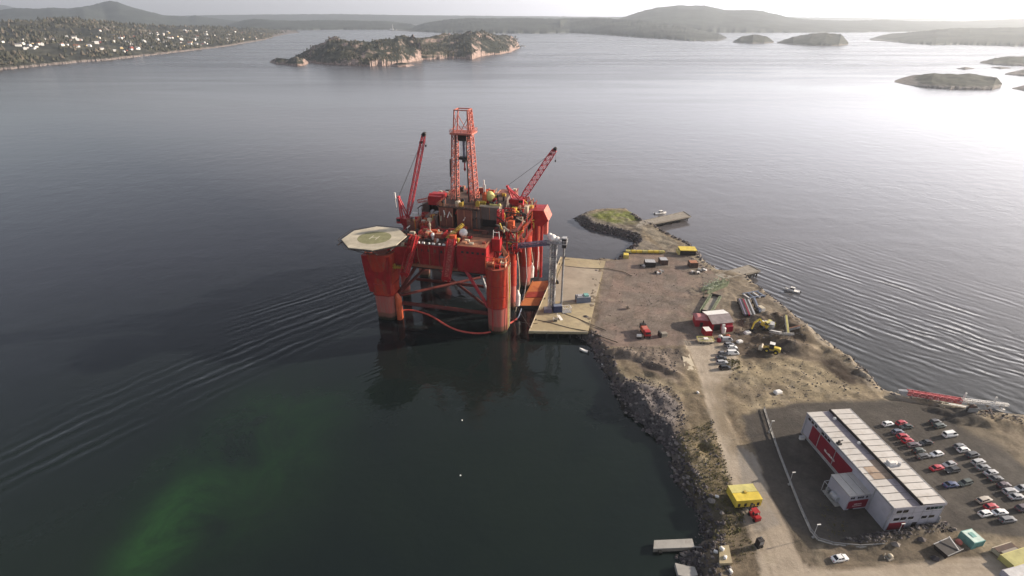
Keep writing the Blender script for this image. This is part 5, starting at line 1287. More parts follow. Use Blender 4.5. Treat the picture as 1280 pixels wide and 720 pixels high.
for y in (-2,2): MB().lattice((-L/2,y,.7),(L/2,y,1.1),.8,.8,8,.22,.12).build('side_truss', M['green'], cr)
for x in (-L/2,L/2): MB().bx(x-.15,x+.15,-2,2,.2,1.8).build('end_beam', M['dark'], cr)
pile_of('post', 'thin green lamp column standing left of the steel frames', 879, 372, [('pole', MB().tube((0,0,0),(0,0,6),.14,8), M['green']), ('lamp_head', MB().bx(-.2,1.0,-.15,.15,5.9,6.1), M['grey']), ('base', MB().bx(-.4,.4,-.4,.4,0,.5), M['dark'])], 'lamp column')
# pipe racks east of the frames
def pipe_rack(label, pa, pb_, w, cols_, group='pipe racks on the gravel'):
    a, b = at(*pa), at(*pb_); c = (a+b)/2; d = b-a; L = d.length
    e = empty('pipe_rack', c, math.atan2(d.y, d.x), label, 'pipe rack', group)
    n = len(cols_)
    for k, m_ in enumerate(cols_):
        y = -w/2+w*(k+.5)/n; MB().bx(-L/2,L/2,y-w/n*.4,y+w/n*.4,.7,1.5).build('channel', M[m_], e)
    for t in (-.35,0,.35): MB().bx(L*t-.2,L*t+.2,-w/2,w/2,0,.7).build('sleeper', M['dark'], e)
    return e
pipe_rack('long rack of grey and red steel channels with a pale edge', (936,397),(928,377), 5.2, ['lgrey','dark','grey','burgundy','dark','purple_grey','dark'])
pipe_rack('narrow dark rack right behind the grey and red rack', (948,393),(941,376), 1.6, ['bluegrey','dark'])
pile_of('white_crate', 'white crate at the near right corner of the pipe rack', 951, 388, [('crate_body', MB().bx(-.9,.9,-1.4,1.4,0,1.5), M['white']), ('lid', MB().bx(-.95,.95,-1.45,1.45,1.5,1.62), M['cream'])], 'crate', .3)
wf = empty('beam_grid', at(942,370), .3, 'flat grid of white beams lying on the ground near the motorboat', 'beam grid')
for k in range(4): MB().bx(-4.2+k*2.6,-3.7+k*2.6,-2.6,2.6,.1,.7).build('beam', M['white'] if k % 2 == 0 else M['bluegrey'], wf)
for y in (-2.2,2.2): MB().bx(-4.4,4.4,y-.2,y+.2,.7,1.0).build('cross_beam', M['bluegrey'], wf)
# red sheds and cabins
rs = empty('red_shed', at(874.5,404.5), -.1, 'small red shed with pale pink pitched roof west of the long red hall', 'shed')
mb = MB(); mb.bx(-2.4,2.4,-2.6,2.6,0,3.2); mb.build('wall', M['hut_red'], rs); mb = MB(); mb.loft([[(-2.7,-2.9,3.2),(2.7,-2.9,3.2),(2.7,2.9,3.2),(-2.7,2.9,3.2)],[(-1.6,-1.4,4.1),(1.6,-1.4,4.1),(1.6,1.4,4.1),(-1.6,1.4,4.1)]]); mb.build('roof', mat('faded_pink_roof', (.5,.2,.2), .6, scale=.6), rs); MB().bx(-.6,.6,-2.66,-2.6,0,2.1).build('door', M['dark'], rs)
hc_, ha, hL = span((890.5,415.5),(916,413)); hc_ = hc_ + Vector((-math.sin(ha), math.cos(ha), 0))*4.6
hl = empty('workshop_hall', hc_, ha, 'dark red workshop hall with a white roof edge standing by the row of cars', 'hall')
mb = MB(); mb.bx(-hL/2,hL/2,-3.6,4.4,0,3.4); mb.build('wall', M['hut_red'], hl)
mb = MB(); mb.add([(-hL/2-.3,-4,3.3),(hL/2+.3,-4,3.3),(hL/2+.3,.6,4.9),(-hL/2-.3,.6,4.9),(-hL/2-.3,-4,3.5),(hL/2+.3,-4,3.5),(hL/2+.3,.6,5.1),(-hL/2-.3,.6,5.1)],[(3,2,1,0),(4,5,6,7),(0,1,5,4),(1,2,6,5),(3,0,4,7)]); mb.build('roof', mat('shaded_violet_roof', (.26,.22,.22), .6, scale=.6), hl)  # front slope greyed to paint in its shade; back slope stays white
mb = MB(); mb.add([(-hL/2-.3,.62,5.1),(hL/2+.3,.62,5.1),(hL/2+.3,4.8,4.4),(-hL/2-.3,4.8,4.4),(-hL/2-.3,.62,4.9),(hL/2+.3,.62,4.9),(hL/2+.3,4.8,4.2),(-hL/2-.3,4.8,4.2)],[(0,1,2,3),(7,6,5,4),(2,6,7,3),(1,5,6,2),(0,3,7,4)]); mb.build('roof', M['white'], hl)
mb = MB(); mb.bx(-hL/2+.8,-hL/2+3.6,-3.68,-3.6,0,2.9); mb.build('gate', M['dark'], hl)
MB().bx(hL/2-3.6,hL/2-.6,-5.4,-3.75,0,2.4).build('annex', M['burgundy'], hl); MB().bx(-.4,.8,-4.4,-3.75,0,3.0).build('gas_rack', M['white'], hl)
container('cabin', 'red cabin with bright white roof in front of the long red hall', (881,421.5),(889.3,421), 3.4, 2.6, M['hut_red'], M['white'], cat='cabin')
fb = empty('flatbed', at(881,427.5), -.05, 'yellowish flatbed trailer parked below the white roofed red cabin', 'trailer')
MB().bx(-3,3,-1.4,1.4,.7,1.0).build('bed', M['cream'], fb); MB().rail([(-3,-1.4,1),(3,-1.4,1),(3,1.4,1),(-3,1.4,1),(-3,-1.4,1)],.7,1.2,.06).build('side_rail', M['pale_yellow'], fb); MB().bx(-.6,1.0,-.7,.7,1,1.8).build('load', M['white'], fb)
for x in (-2,-.8,2):
    for y in (-1.2,1.2): MB().tube((x,y-.15,.38),(x,y+.15,.38),.38,10).build('wheel', M['rubber'], fb, True)
for lab, px, py, m_, h in (('white gas tank standing in front of the red hall', 904, 416, 'white', 2.6), ('white drum between the hall and the row of cars', 900, 423, 'white', 1.6), ('dark red drum beside the white drum near the cars', 898.5, 427, 'burgundy', 1.5), ('orange barrel by the wall of the red hall', 909.5, 422, 'orange', 1.5)):
    pile_of('tank', lab, px, py, [('shell', MB().lathe([(.75,0),(.8,.1),(.8,h-.4),(.5,h-.1),(.05,h)],14), M[m_]), ('valve', MB().tube((0,0,h),(0,0,h+.25),.12,8), M['dark'])], 'tank')
# excavator, wheel loader and the screening plant
ex = empty('excavator', on(958,408), R(200), 'yellow tracked excavator digging on top of the dark earth heap', 'excavator')
for y in (-1.1,1.1):
    MB().loft([[(x,y-.3,z_) for x,z_ in [(-1.9,.3),(-1.6,0),(1.6,0),(1.9,.3),(1.9,.6),(1.6,.85),(-1.6,.85),(-1.9,.6)]],[(x,y+.3,z_) for x,z_ in [(-1.9,.3),(-1.6,0),(1.6,0),(1.9,.3),(1.9,.6),(1.6,.85),(-1.6,.85),(-1.9,.6)]]]).build('track', M['dark'], ex)
MB().bx(-2.2,1.4,-1.35,1.35,1.0,2.1).build('upper_body', M['lemon'], ex); MB().bx(-2.5,-1.5,-1.4,1.4,1.05,2.4).build('counterweight', M['pale_yellow'], ex)
c_ = MB().bx(.1,1.5,.3,1.3,2.1,3.2).build('cab', M['lemon'], ex); MB().bx(1.5,1.54,.4,1.2,2.2,3.1).build('windscreen', M['glass'], c_); MB().bx(.2,1.4,1.3,1.34,2.2,3.0).build('side_window', M['glass'], c_)
MB().bx(.0,1.6,.2,1.4,3.2,3.3).build('cab_roof', M['pale_yellow'], ex)
mb = MB(); mb.bar((1.2,-.3,1.8),(3.6,-.3,4.4),.5); mb.bar((3.6,-.3,4.4),(5.6,-.3,3.4),.45); mb.build('boom', M['lemon'], ex); MB().bar((5.6,-.3,3.5),(6.2,-.3,.9),.38).build('stick', M['lemon'], ex)
MB().loft([[(5.6,-.9,.9),(6.6,-.9,.7),(6.5,-.9,-.3),(5.9,-.9,-.5)],[(5.6,.3,.9),(6.6,.3,.7),(6.5,.3,-.3),(5.9,.3,-.5)]]).build('bucket', M['dark'], ex)
ex.location.z += .2; ex.scale = (1.15,)*3
wl = empty('wheel_loader', on(964,440), R(150), 'yellow wheel loader parked on the flat ground below the earth heap', 'wheel loader')
for x in (-1.3,1.4):
    for y in (-1.1,1.1): w_ = MB().tube((x,y-.3,.75),(x,y+.3,.75),.75,14).build('wheel', M['rubber'], wl, True); MB().tube((x,y-.32,.75),(x,y+.32,.75),.34,10).build('rim', M['lemon'], w_, True)
MB().loft([ring(rrect(-1.4,0,2.2,1.5,.2),.8), ring(rrect(-1.4,0,2.2,1.5,.2),1.9), ring(rrect(-1.3,0,1.7,1.2,.2),2.1)]).build('engine_hood', M['lemon'], wl); MB().bx(-.2,2,-.5,.5,.7,1.3).build('front_frame', M['yellow'], wl)
c_ = MB().bx(-.5,.9,-.75,.75,1.4,3.1).build('cab', M['glass'], wl); MB().bx(-.6,1.0,-.85,.85,3.1,3.25).build('cab_roof', M['white'], c_)
mb = MB(); [mb.bar((1.0,y,1.5),(3.0,y,.9),.25) for y in (-.5,.5)]; mb.build('lift_arm', M['yellow'], wl)
MB().loft([[(2.8,-1.4,.3),(4.0,-1.4,.2),(3.1,-1.4,1.5),(2.7,-1.4,1.3)],[(2.8,1.4,.3),(4.0,1.4,.2),(3.1,1.4,1.5),(2.7,1.4,1.3)]]).build('bucket', M['cream'], wl)
wl.scale = (1.15,)*3
def conveyor(label, p, q, h0, h1, w=1.1, m_='white', nm='conveyor'):
    a, b = on(*p), on(*q); a.z += h0; b.z += h1; o = (a+b)/2
    e = empty(nm, o, 0, label, 'conveyor', 'conveyors of the screening plant'); A, B = a-o, b-o
    MB().lattice(A, B, w, w, 9, .16, .08, d0=.7, d1=.7).build('conveyor_frame', M['lgrey'], e); d = (B-A); u = d.cross(Vector((0,0,1))).normalized()*w*.45; up = Vector((0,0,.4))
    mb = MB(); mb.add([A+u+up,A-u+up,B-u+up,B+u+up,A+u+up*1.3,A-u+up*1.3,B-u+up*1.3,B+u+up*1.3],[(3,2,1,0),(4,5,6,7),(0,1,5,4),(1,2,6,5),(2,3,7,6),(3,0,4,7)]); mb.build('belt', M[m_], e)
    for t in (.25,.75):
        c = A.lerp(B,t); gp = gz(o.x+c.x, o.y+c.y)-o.z; mb = MB(); mb.bar((c.x-.6,c.y,gp),(c.x,c.y,c.z),.14); mb.bar((c.x+.6,c.y,gp),(c.x,c.y,c.z),.14); mb.build('trestle', M['grey'], e)
conveyor('white conveyor arm reaching left from the screening plant', (962,417),(974,423), 1.2, 2.0)
conveyor('white conveyor arm reaching right towards the dark heap', (977,421),(988,428), 1.2, 2.6)
conveyor('thin yellow conveyor standing upright beside the excavator', (981,400),(984,421), 3.0, 1.5, .8, 'pale_yellow')
conveyor('long thin grey conveyor lying on top of the dark heap', (983,414),(999,410), 1.0, 1.0, .7, 'deck_tan')
sc_ = empty('screening_plant', on(960,412), -.4, 'grey screening machine with hopper between the two conveyors', 'screening plant')
MB().bx(-2,2,-1.1,1.1,.8,2.0).build('chassis', M['grey'], sc_); MB().loft([[(-1,-.7,2),(1,-.7,2),(1,.7,2),(-1,.7,2)],[(-1.8,-1.5,3.4),(1.8,-1.5,3.4),(1.8,1.5,3.4),(-1.8,1.5,3.4)]]).build('hopper', M['lgrey'], sc_)
for y in (-1,1): MB().bx(-1.7,1.7,y-.25,y+.25,0,.8).build('track', M['dark'], sc_)
for lab, px, py, s in (('white block lying alone left of the earth heap', 934, 416, 1.3), ('white block beside the screening machine on the heap', 953, 401, 1.0), ('white slab on the gravel behind the parked cars', 924, 428, 1.2), ('pale stone slab lying in the gravel field east of the road', 972, 491, 1.3)):
    o = MB().loft([ring(rrect(0,0,2*s,1.3*s,.25),0), ring(rrect(.1,0,1.9*s,1.2*s,.25),.5*s), ring(rrect(.1,.05,1.4*s,.8*s,.2),.7*s)]).build('stone_block', M['white'], loc=on(px,py), rz=.3); tag(o, lab, 'block')
# concrete ramp slab, block markers by the road
def slab(name, label, pp, h, m_, cat='slab', z=None):
    P_ = [at(x,y,ZL) for x,y in pp]; c = sum(P_, Vector())/len(P_); c.z = min(gz(p.x,p.y) for p in P_) if z is None else z
    o = MB().prism([(p.x-c.x,p.y-c.y) for p in P_], -.3, h).build(name, m_, loc=c); return tag(o, label, cat)
slab('concrete_pad', 'narrow sand coloured concrete strip along the left edge of the road', [(851,434),(858,434),(870,463),(856,463)], .16, M['cream'])
e = slab('concrete_slab', 'square pale concrete slab with white stones beside the sandy road', [(898,686),(910,684.5),(914.5,707),(898.5,707.5)], .9, M['concrete'])
for lab, px, py, z_ in (('white stone on the far corner of the square concrete slab', 901.5, 690, .9), ('white stone in the middle of the square concrete slab', 905.5, 700.5, .9), ('white stone left of the square concrete slab', 894.5, 690.5, 0), ('white stone on bare earth below the concrete slab', 913, 715, 0), ('white block lying on the shore next to the scrub', 896, 621.5, 0), ('white block on the left tip of the rubble bank', 753.5, 447, 0), ('white block at the left kerb of the sandy road', 872, 492, 0)):
    p = at(px,py,ZL); p.z = gz(p.x,p.y)+z_
    o = MB().loft([ring(rrect(0,0,1.0,.7,.2),-.1), ring(rrect(0,0,1.0,.7,.2),.4), ring(rrect(0,.05,.6,.4,.15),.6)]).build('white_stone', M['white'], loc=p, rz=rnd.uniform(0,3)); tag(o, lab, 'stone')
# yellow box on the road
yb, ya, yL = span((918.5,637),(950.5,634.5)); yb = yb + Vector((-math.sin(ya), math.cos(ya), 0))*2.6
ye = empty('yellow_module', yb, ya, 'large bright yellow steel module being lifted on the sandy road', 'module')
mb = MB(); mb.bx(-yL/2,yL/2,-2.5,-.06,.6,2.9); mb.bx(-yL/2,yL/2,.06,2.5,.6,2.95); mb.build('module_body', M['lemon'], ye)
MB().bx(-yL/2-.05,yL/2+.05,-2.55,-.02,2.9,3.02).build('lid', M['lemon'], ye); MB().bx(-yL/2-.05,yL/2-.1,.02,2.55,2.95,3.07).build('lid', M['pale_yellow'], ye)
for k in range(4):
    x = -yL/2+.9+k*(yL-1.8)/3; MB().bx(x-.3,x+.3,-2.62,-2.5,.9,1.9).build('opening', M['dark'], ye); MB().bx(x-.35,x+.35,-2.4,2.4,0,.6).build('skid', M['dark'], ye)
for y in (-1.2,1.3): MB().bx(yL/2,yL/2+.25,y-.4,y+.4,1.2,2.4).build('hatch', M['dark'], ye)
MB().bx(-.3,.3,-.35,.35,3.08,3.3).build('lifting_lug', M['yellow'], ye)
bn_ = empty('compressor', on(948,683), .3, 'dark upright machine standing at the left edge of the sandy road', 'machine')
MB().bx(-.7,.7,-.6,.6,.35,2.6).build('casing', M['dark'], bn_); MB().bx(-.5,.5,-.66,-.6,1.3,2.3).build('panel', M['grey'], bn_); MB().tube((.3,.2,2.6),(.3,.2,3.1),.12,8).build('exhaust', M['grey'], bn_)
for x in (-.5,.5): MB().tube((x,-.65,.35),(x,.65,.35),.35,10).build('wheel', M['rubber'], bn_, True)
# floating pontoon and broken slip
P_ = [at(817,686,1.2), at(868,684,1.2), at(865,673.5,1.2), at(818,675.5,1.2)]; c = sum(P_, Vector())/4; c.z = 0
fp = empty('floating_pontoon', c, 0, 'pale grey floating concrete pontoon moored at the rocky shore', 'pontoon'); pl = [(p.x-c.x,p.y-c.y) for p in P_]
MB().prism(pl, -.4, 1.0).build('pontoon_body', M['wood'], fp); MB().prism([(x*1.01,y*1.02) for x,y in pl], 1.0, 1.25).build('pontoon_deck', M['concrete_grey'], fp)
MB().path([(pl[1][0],pl[1][1],1.3),(pl[1][0]+1.6,pl[1][1]-.6,2.0)],.14,6).build('link', M['grey'], fp); MB().tube((pl[0][0]+1.2,pl[0][1]-.4,.4),(pl[0][0]+2.0,pl[0][1]-.4,.4),.4,10).build('fender', M['rubber'], fp)
slab('broken_slab', 'broken grey concrete slab half sunk at the waterline beside the pontoon', [(845,698),(858,701),(870,703),(874,713),(862,716),(849,713)], 1.0, M['concrete_grey'], z=.4)
# small craft
def boat(name, label, px, py, rz, L, hullm, cabin=True, cat='motorboat', s=1):
    e = empty(name, at(px,py,0), rz, label, cat); st = []
    for t in (0,.15,.45,.7,.88,1):
        w = L*.17*(1-.96*max(0,(t-.45)/.55)**2.0); x = -L/2+L*t; d = .25+.1*t
        st.append([(x,-w*.65,-d),(x,w*.65,-d),(x,w,.55+.45*t*t),(x,w*.86,.6+.45*t*t),(x,-w*.86,.6+.45*t*t),(x,-w,.55+.45*t*t)])
    MB().loft(st).build('hull', hullm, e)
    if cabin:
        MB().loft([ring(rrect(L*.04,0,L*.36,L*.24,.25),.6), ring(rrect(L*.04,0,L*.35,L*.235,.25),1.25)]).build('cabin', M['white'], e); MB().loft([ring(rrect(L*.03,0,L*.32,L*.225,.25),1.25), ring(rrect(0,0,L*.25,L*.20,.25),1.95)]).build('cabin_window', M['glass'], e); MB().loft([ring(rrect(0,0,L*.29,L*.23,.25),1.95), ring(rrect(0,0,L*.27,L*.21,.25),2.1)]).build('cabin_roof', M['white'], e)
        MB().tube((-L*.05,0,2.1),(-L*.05,0,3.6),.05,6).build('mast', M['grey'], e); MB().rail([(L*.2,-L*.1,.9),(L*.47,0,1.15),(L*.2,L*.1,.9)],.6,.8,.03).build('pulpit', M['lgrey'], e)
    else:
        MB().bx(-L*.05,L*.08,-L*.12,L*.12,.45,.6).build('thwart', M['wood'], e)
    MB().bx(-L/2-.4,-L/2,-.25,.25,.1,1.0).build('outboard', M['dark'], e); return e
boat('motorboat', 'white motorboat with a wheelhouse anchored off the east shore', 990, 364, 2.6, 6.6, M['white'])
boat('motorboat', 'white cabin boat moored behind the narrow far jetty', 825.5, 267, .3, 8.5, M['white'])
boat('dinghy', 'small white dinghy afloat near the corner of the quay', 729.5, 439, 2.6, 3.6, M['white'], False, 'dinghy')
for lab, px, py in (('small white buoy, the farther of two off the west shore', 577.5, 525.5), ('small white buoy, the nearer of two off the west shore', 575.5, 594.5)):
    tag(MB().lathe([(.08,-.3),(.24,-.08),(.24,.14),(.08,.3),(.04,.42)],12).build('buoy', M['white'], loc=at(px,py,0)), lab, 'buoy')
# distant craft and a white tower at the far shore
lt_ = empty('sailing_ship', at(492,38.3,0), 0, 'tiny white tall ship with a mast at the mouth of the far sound', 'ship')
MB().loft([ring(rrect(0,0,60,16,7),-1), ring(rrect(0,0,64,18,8),6)]).build('hull', M['white'], lt_); MB().bx(-26,-2,-7,7,6,16).build('superstructure', M['white'], lt_); MB().tube((-6,0,6),(-6,0,52),2.4,8,1.2).build('mast', M['white'], lt_)
for lab, px, py, L_ in (('tiny white yacht far off at the tip of the rocky island', 653, 57.6, 16), ('tiny launch far off beside the tip of the rocky island', 656, 58.4, 10)):
    b_ = empty('yacht', at(px,py,0), .2, lab, 'boat'); MB().loft([ring(rrect(0,0,L_*.7,L_*.22,1),-.3), ring(rrect(0,0,L_,L_*.3,1.4),1.8)]).build('hull', M['white'], b_); MB().bx(-L_*.2,L_*.15,-L_*.1,L_*.1,1.8,3.6).build('cabin', M['white'], b_)
# ------------------------------------------------------------------ PART4-END
# ------------------------------------------------------------------ the long office and warehouse building
B0 = Vector((88.0, 122.9, ZL)); BA = math.atan2(1.5, 13.3)
bd = empty('warehouse', B0, BA, 'long white roofed warehouse with burgundy wall panels beside the car park', 'building')
BW, BL, BH = 13.4, 34.8, 8.0      # local x across, local -y along towards the camera
bwl = MB(); bwl.bx(0,BW,-BL,0,0,BH-.35); wall = bwl.build('wall', M['wall_lilac'], bd)
# corrugation ribs of the cladding, standing proud of the wall
mb = MB()
for k in range(43): 
    y = -.5-k*.8
    mb.bx(BW,BW+.05,y-.06,y+.06,.3,BH-.4)
mb.build('cladding', M['wall_lilac'], wall)
roofm = mat('worn_white_roof_sheet', (.50,.475,.45), .55, wear=(.33,.28,.23), wear_amt=.55, scale=.25, var=.1)
roofv = mat('violet_grey_valley_gutter', (.33,.29,.31), .6, wear=(.22,.18,.18), wear_amt=.6, scale=.3)
rust_st = mat('rust_stained_roof_sheet', (.34,.255,.19), .7, wear=(.20,.13,.09), wear_amt=.8, scale=.25)
n_ = 16
def strip(x0, x1, z0, z1, nm, y0=-BL, y1=0.0, m_=None, n=n_):
    for k in range(n):
        a = y0+(y1-y0)*k/n+.09; b = y0+(y1-y0)*(k+1)/n-.09
        mm = m_ or roofm
        MB().add([(x0,a,z0),(x1,a,z1),(x1,b,z1),(x0,b,z0),(x0,a,z0+.12),(x1,a,z1+.12),(x1,b,z1+.12),(x0,b,z0+.12)],[(3,2,1,0),(4,5,6,7),(0,1,5,4),(1,2,6,5),(2,3,7,6),(3,0,4,7)]).build(nm, mm, bd)
MB().bx(.1,BW-.1,-BL+.1,-.1,BH-.33,BH-.2).build('roof_deck', M['dark'], bd)
strip(-.1, 4.6, BH-.05, BH-.12, 'roof_panel'); strip(7.1, BW+.1, BH+.35, BH+.1, 'roof_panel')
for k in range(n_):
    a = -BL*k/n_-.05; b = -BL*(k+1)/n_+.05
    MB().bx(4.7,6.9,b,a,BH-.18,BH-.1).build('valley_panel', rust_st if k in (9,10,11) else roofv, bd)
for a_ in (10, 11):
    MB().add([(1.4,-BL*(a_+1)/n_+.1,BH+.1),(4.5,-BL*(a_+1)/n_+.1,BH+.05),(4.5,-BL*a_/n_-.1,BH+.05),(1.4,-BL*a_/n_-.1,BH+.1)],[(0,1,2,3)]).build('rust_sheet', rust_st, bd)
MB().bx(6.9,7.08,-BL,0,BH-.2,BH+.75).build('ridge_upstand', M['dark'], bd)
mb = MB(); mb.bx(-.16,-.1,-BL,0,BH-.4,BH+.14); mb.build('fascia', M['white'], bd)
MB().bx(BW+.1,BW+.16,-BL,0,BH-.3,BH+.3).build('fascia', M['white'], bd); MB().bx(-.1,BW+.1,-BL-.16,-BL-.1,BH-.4,BH+.2).build('fascia', M['wall_lilac'], bd)
# west wall: burgundy panel with small illegible white line, strip windows under the eaves
MB().add([(-.06,-3.6,1.2),(-.06,-20.6,1.2),(-.06,-20.6,6.0),(-.06,-4.4,6.0),(-.06,-3.6,5.2)],[(0,1,2,3,4)]).build('panel', M['burgundy'], bd)
MB().bx(-.05,0,-20.7,-3.5,1.1,6.1).build('panel_frame', M['burgundy'], bd)
mb = MB(); rs_ = random.Random(3); y = -10.2
for k in range(15):
    l = rs_.uniform(.22,.42); h = rs_.choice([.45,.45,.7]); mb.bx(-.085,-.065,y-l*.7,y,2.7,2.7+h); y -= l
mb.build('lettering', M['white'], bd)
for y0 in (-1.2,-2.7,-4.2,-7.4,-8.7,-10.0): MB().bx(-.07,.0,y0-1.0,y0,6.5,7.2).build('window', M['glass'], bd)
MB().bx(-.07,0,-21,-.3,.25,.9).build('plinth', M['concrete_grey'], bd)
# south gable: windows in two rows
for (x0, x1, z0) in ((.9,2.2,6.2),(2.6,3.9,6.2),(8.6,9.5,6.4),(9.7,10.6,6.4),(10.8,11.7,6.4),(11.9,12.8,6.4),(1.0,2.4,3.6),(2.8,4.2,3.6),(4.8,6.2,3.6),(8.4,9.8,3.4),(10.4,11.8,3.4)):
    w_ = MB().bx(x0,x1,-BL-.06,-BL,z0,z0+.9).build('window', M['glass'], bd); MB().bx(x0-.08,x1+.08,-BL-.12,-BL-.06,z0-.1,z0-.02).build('sill', M['white'], w_)
MB().bx(6.6,7.8,-BL-.06,-BL,.05,2.3).build('door', M['dark'], bd); MB().bx(.3,4.6,-BL-.07,-BL,.4,2.8).build('panel', M['burgundy'], bd)
# east wall: loading doors and windows
for k in range(6):
    y0 = -3-k*5.8; MB().bx(BW,BW+.09,y0-3.2,y0,.05,3.6).build('loading_door', M['lgrey' if k % 2 else 'burgundy'], bd)
    MB().bx(BW,BW+.09,y0-2.6,y0-.6,5,6).build('window', M['glass'], bd)
# things on the roof
mb = MB(); mb.bx(8.2,8.9,-22.6,-21.2,BH+.35,BH+1.4); mb.bx(9.2,10.1,-22.4,-21.4,BH+.3,BH+1.1); mb.bx(8,11.4,-22.8,-21,BH+.28,BH+.46); mb.build('roof_unit', M['white'], bd)
mb = MB(); mb.tube((10.8,-22.6,BH+.3),(10.8,-22.6,BH+1.4),.4,10); mb.build('roof_fan', M['lgrey'], bd)
for x_, y_ in ((6.2,-3.6),(6.4,-13.6)): MB().ball((x_,y_,BH+.1),.5,8).build('roof_dome', M['white'], bd)
mb = MB(); mb.tube((.6,-13.2,BH),(.6,-13.2,BH+1.2),.3,8); mb.bar((.2,-13.4,BH+1),(1.8,-13,BH+1.1),.2); mb.bx(.1,1.2,-13.8,-12.8,BH,BH+.5); mb.build('roof_vent', M['dark'], bd)
for y0 in (-.6,-7.2,-14.0,-28.6,-34.2): MB().tube((-.13,y0,.2),(-.13,y0,BH-.4),.09,8).build('downpipe', M['lgrey'], bd)
MB().tube((-.24,-BL,BH-.2),(-.24,0,BH-.2),.13,8).build('gutter', M['grey'], bd)
for k in range(6): MB().bx(.2+k*2.6,.26+k*2.6,-BL-.03,-BL,.3,BH-.5).build('cladding_joint', M['grey'], bd)
for z0 in (5.9,): MB().bx(0,BW,-BL-.04,-BL,z0-.06,z0).build('cladding_joint', M['grey'], bd)
# annex
ax = empty('office_annex', (0,0,0), 0); ax.parent = bd; ax.location = (-6.0,-21.0,0); ax.rotation_euler = (0,0,.02)
AW, AL, AH = 7.6, 6.9, 5.2
MB().bx(0,AW-1.05,-AL,0,0,AH-.1).build('annex_wall', M['wall_lilac'], ax)
for k in range(3):
    x0 = -.15+k*(AW-.9)/3; MB().bx(x0+.05,x0+(AW-.9)/3-.1,-AL-.2,.1,AH-.05,AH+.15).build('annex_roof', roofm, ax)
MB().bx(-.1,AW-1.1,-AL-.15,.08,AH-.1,AH-.06).build('annex_seam', M['dark'], ax)
MB().add([(.5,-AL-.07,.5),(6.2,-AL-.07,.5),(6.2,-AL-.07,3.0),(5.6,-AL-.07,3.4),(.7,-AL-.07,3.2),(.4,-AL-.07,2.8)],[(0,1,2,3,4,5)]).build('annex_panel', M['burgundy'], ax)
mb = MB(); rs_ = random.Random(9)
for (z0, xs, xe, h) in ((1.75,2.2,4.2,.42),(1.15,1.9,4.4,.3)):
    x = xs
    while x < xe: l = rs_.uniform(.16,.34); mb.bx(x,x+l*.7,-AL-.10,-AL-.08,z0,z0+h); x += l
mb.build('annex_lettering', mat('faded_white_lettering', (.62,.45,.45), .6), ax)
for x0 in (.7,1.3,2.6,3.2,3.8,4.9): MB().bx(x0,x0+.45,-AL-.06,-AL,3.9,4.5).build('annex_window', M['glass'], ax)
mb = MB(); mb.tube((-.3,-4.6,1.2),(-.3,-2.4,1.2),.9,14); mb.build('air_unit', M['lgrey'], ax); MB().bx(-1.5,0,-5.6,-.4,0,.25).build('terrace', M['concrete_grey'], ax)
MB().bx(-.9,-.2,-1.6,-.6,.25,1.6).build('grey_cabinet', M['grey'], ax)
mb = MB(); mb.bar((-1.6,-.2,0),(-1.6,-.2,3.4),.12); mb.bar((-1.6,-.2,3.4),(0,-.2,3.6),.1); mb.bar((-1.6,-1.6,0),(-1.6,-1.6,3.4),.12); mb.bar((-1.6,-1.6,3.4),(-1.6,-.2,3.4),.1); mb.build('porch_frame', M['lgrey'], ax)
MB().bx(1.2,2.4,-AL-.08,-AL,.02,.48).build('annex_step', M['dark'], ax)

# ------------------------------------------------------------------ guard rail, lamps and bits round the car park
gp_ = [(955,511),(964,540),(975,571),(987,602),(1000,635),(1013,664),(1022,675),(1042,681),(1075,684),(1105,682)]
gr_ = empty('guard_rail', at(987,602), 0, 'long light grey guard rail along the road side of the car park', 'guard rail'); o_ = at(987,602)
gpts = [at(x,y)-o_ for x,y in gp_]
for a, b in zip(gpts[:-1], gpts[1:]):
    mb = MB(); d = b-a; ang = math.atan2(d.y, d.x); mb.box(tuple((a+b)/2+Vector((0,0,.75))), (d.length,.12,.28), ang); mb.build('rail', M['grey'], gr_)
    mb = MB(); mb.box(tuple((a+b)/2+Vector((0,0,.08))), (d.length,.34,.2), ang); mb.build('kerb', M['concrete_grey'], gr_)
    n = max(1, int(d.length/2.6))
    for k in range(n): p = a.lerp(b, k/n); MB().bx(p.x-.07,p.x+.07,p.y-.07,p.y+.07,0,.95).build('post', M['grey'], gr_)
for lab, px, py in (('lamp post at the top end of the guard rail', 961, 541), ('lamp post halfway along the guard rail near the annex', 986, 606), ('lamp post at the bottom corner of the guard rail', 1016, 672), ('lamp post between the rubble bank and the warehouse gable', 1120, 671)):
    l_ = empty('lamp_post', at(px,py), .1, lab, 'lamp post'); MB().tube((0,0,0),(0,0,4.6),.09,8,.06).build('pole', M['lgrey'], l_); MB().bx(-.15,.75,-.12,.12,4.55,4.7).build('lamp_head', M['white'], l_); MB().bx(-.25,.25,-.25,.25,0,.35).build('base', M['concrete_grey'], l_)
pile_of('cabinet', 'small white cabinet on the asphalt at the far west corner of the warehouse', 1002, 549, [('casing', MB().bx(-.7,.7,-.4,.4,0,1.0), M['white']), ('lid', MB().bx(-.75,.75,-.45,.45,1.0,1.1), M['lgrey'])], 'cabinet')
pile_of('pallet_stack', 'pale rubbish and pallets in front of the rubble bank by the white car', 1111, 698, [('pallet', MB().box((0,0,.2),(1.6,1.3,.3),.3), M['wood']), ('sack', MB().ball((.3,.2,.7),.6,8,sz=.7), M['cream']), ('plank', MB().box((-.9,.3,.5),(1.8,.2,.15),.9), M['wood'])], 'rubbish')
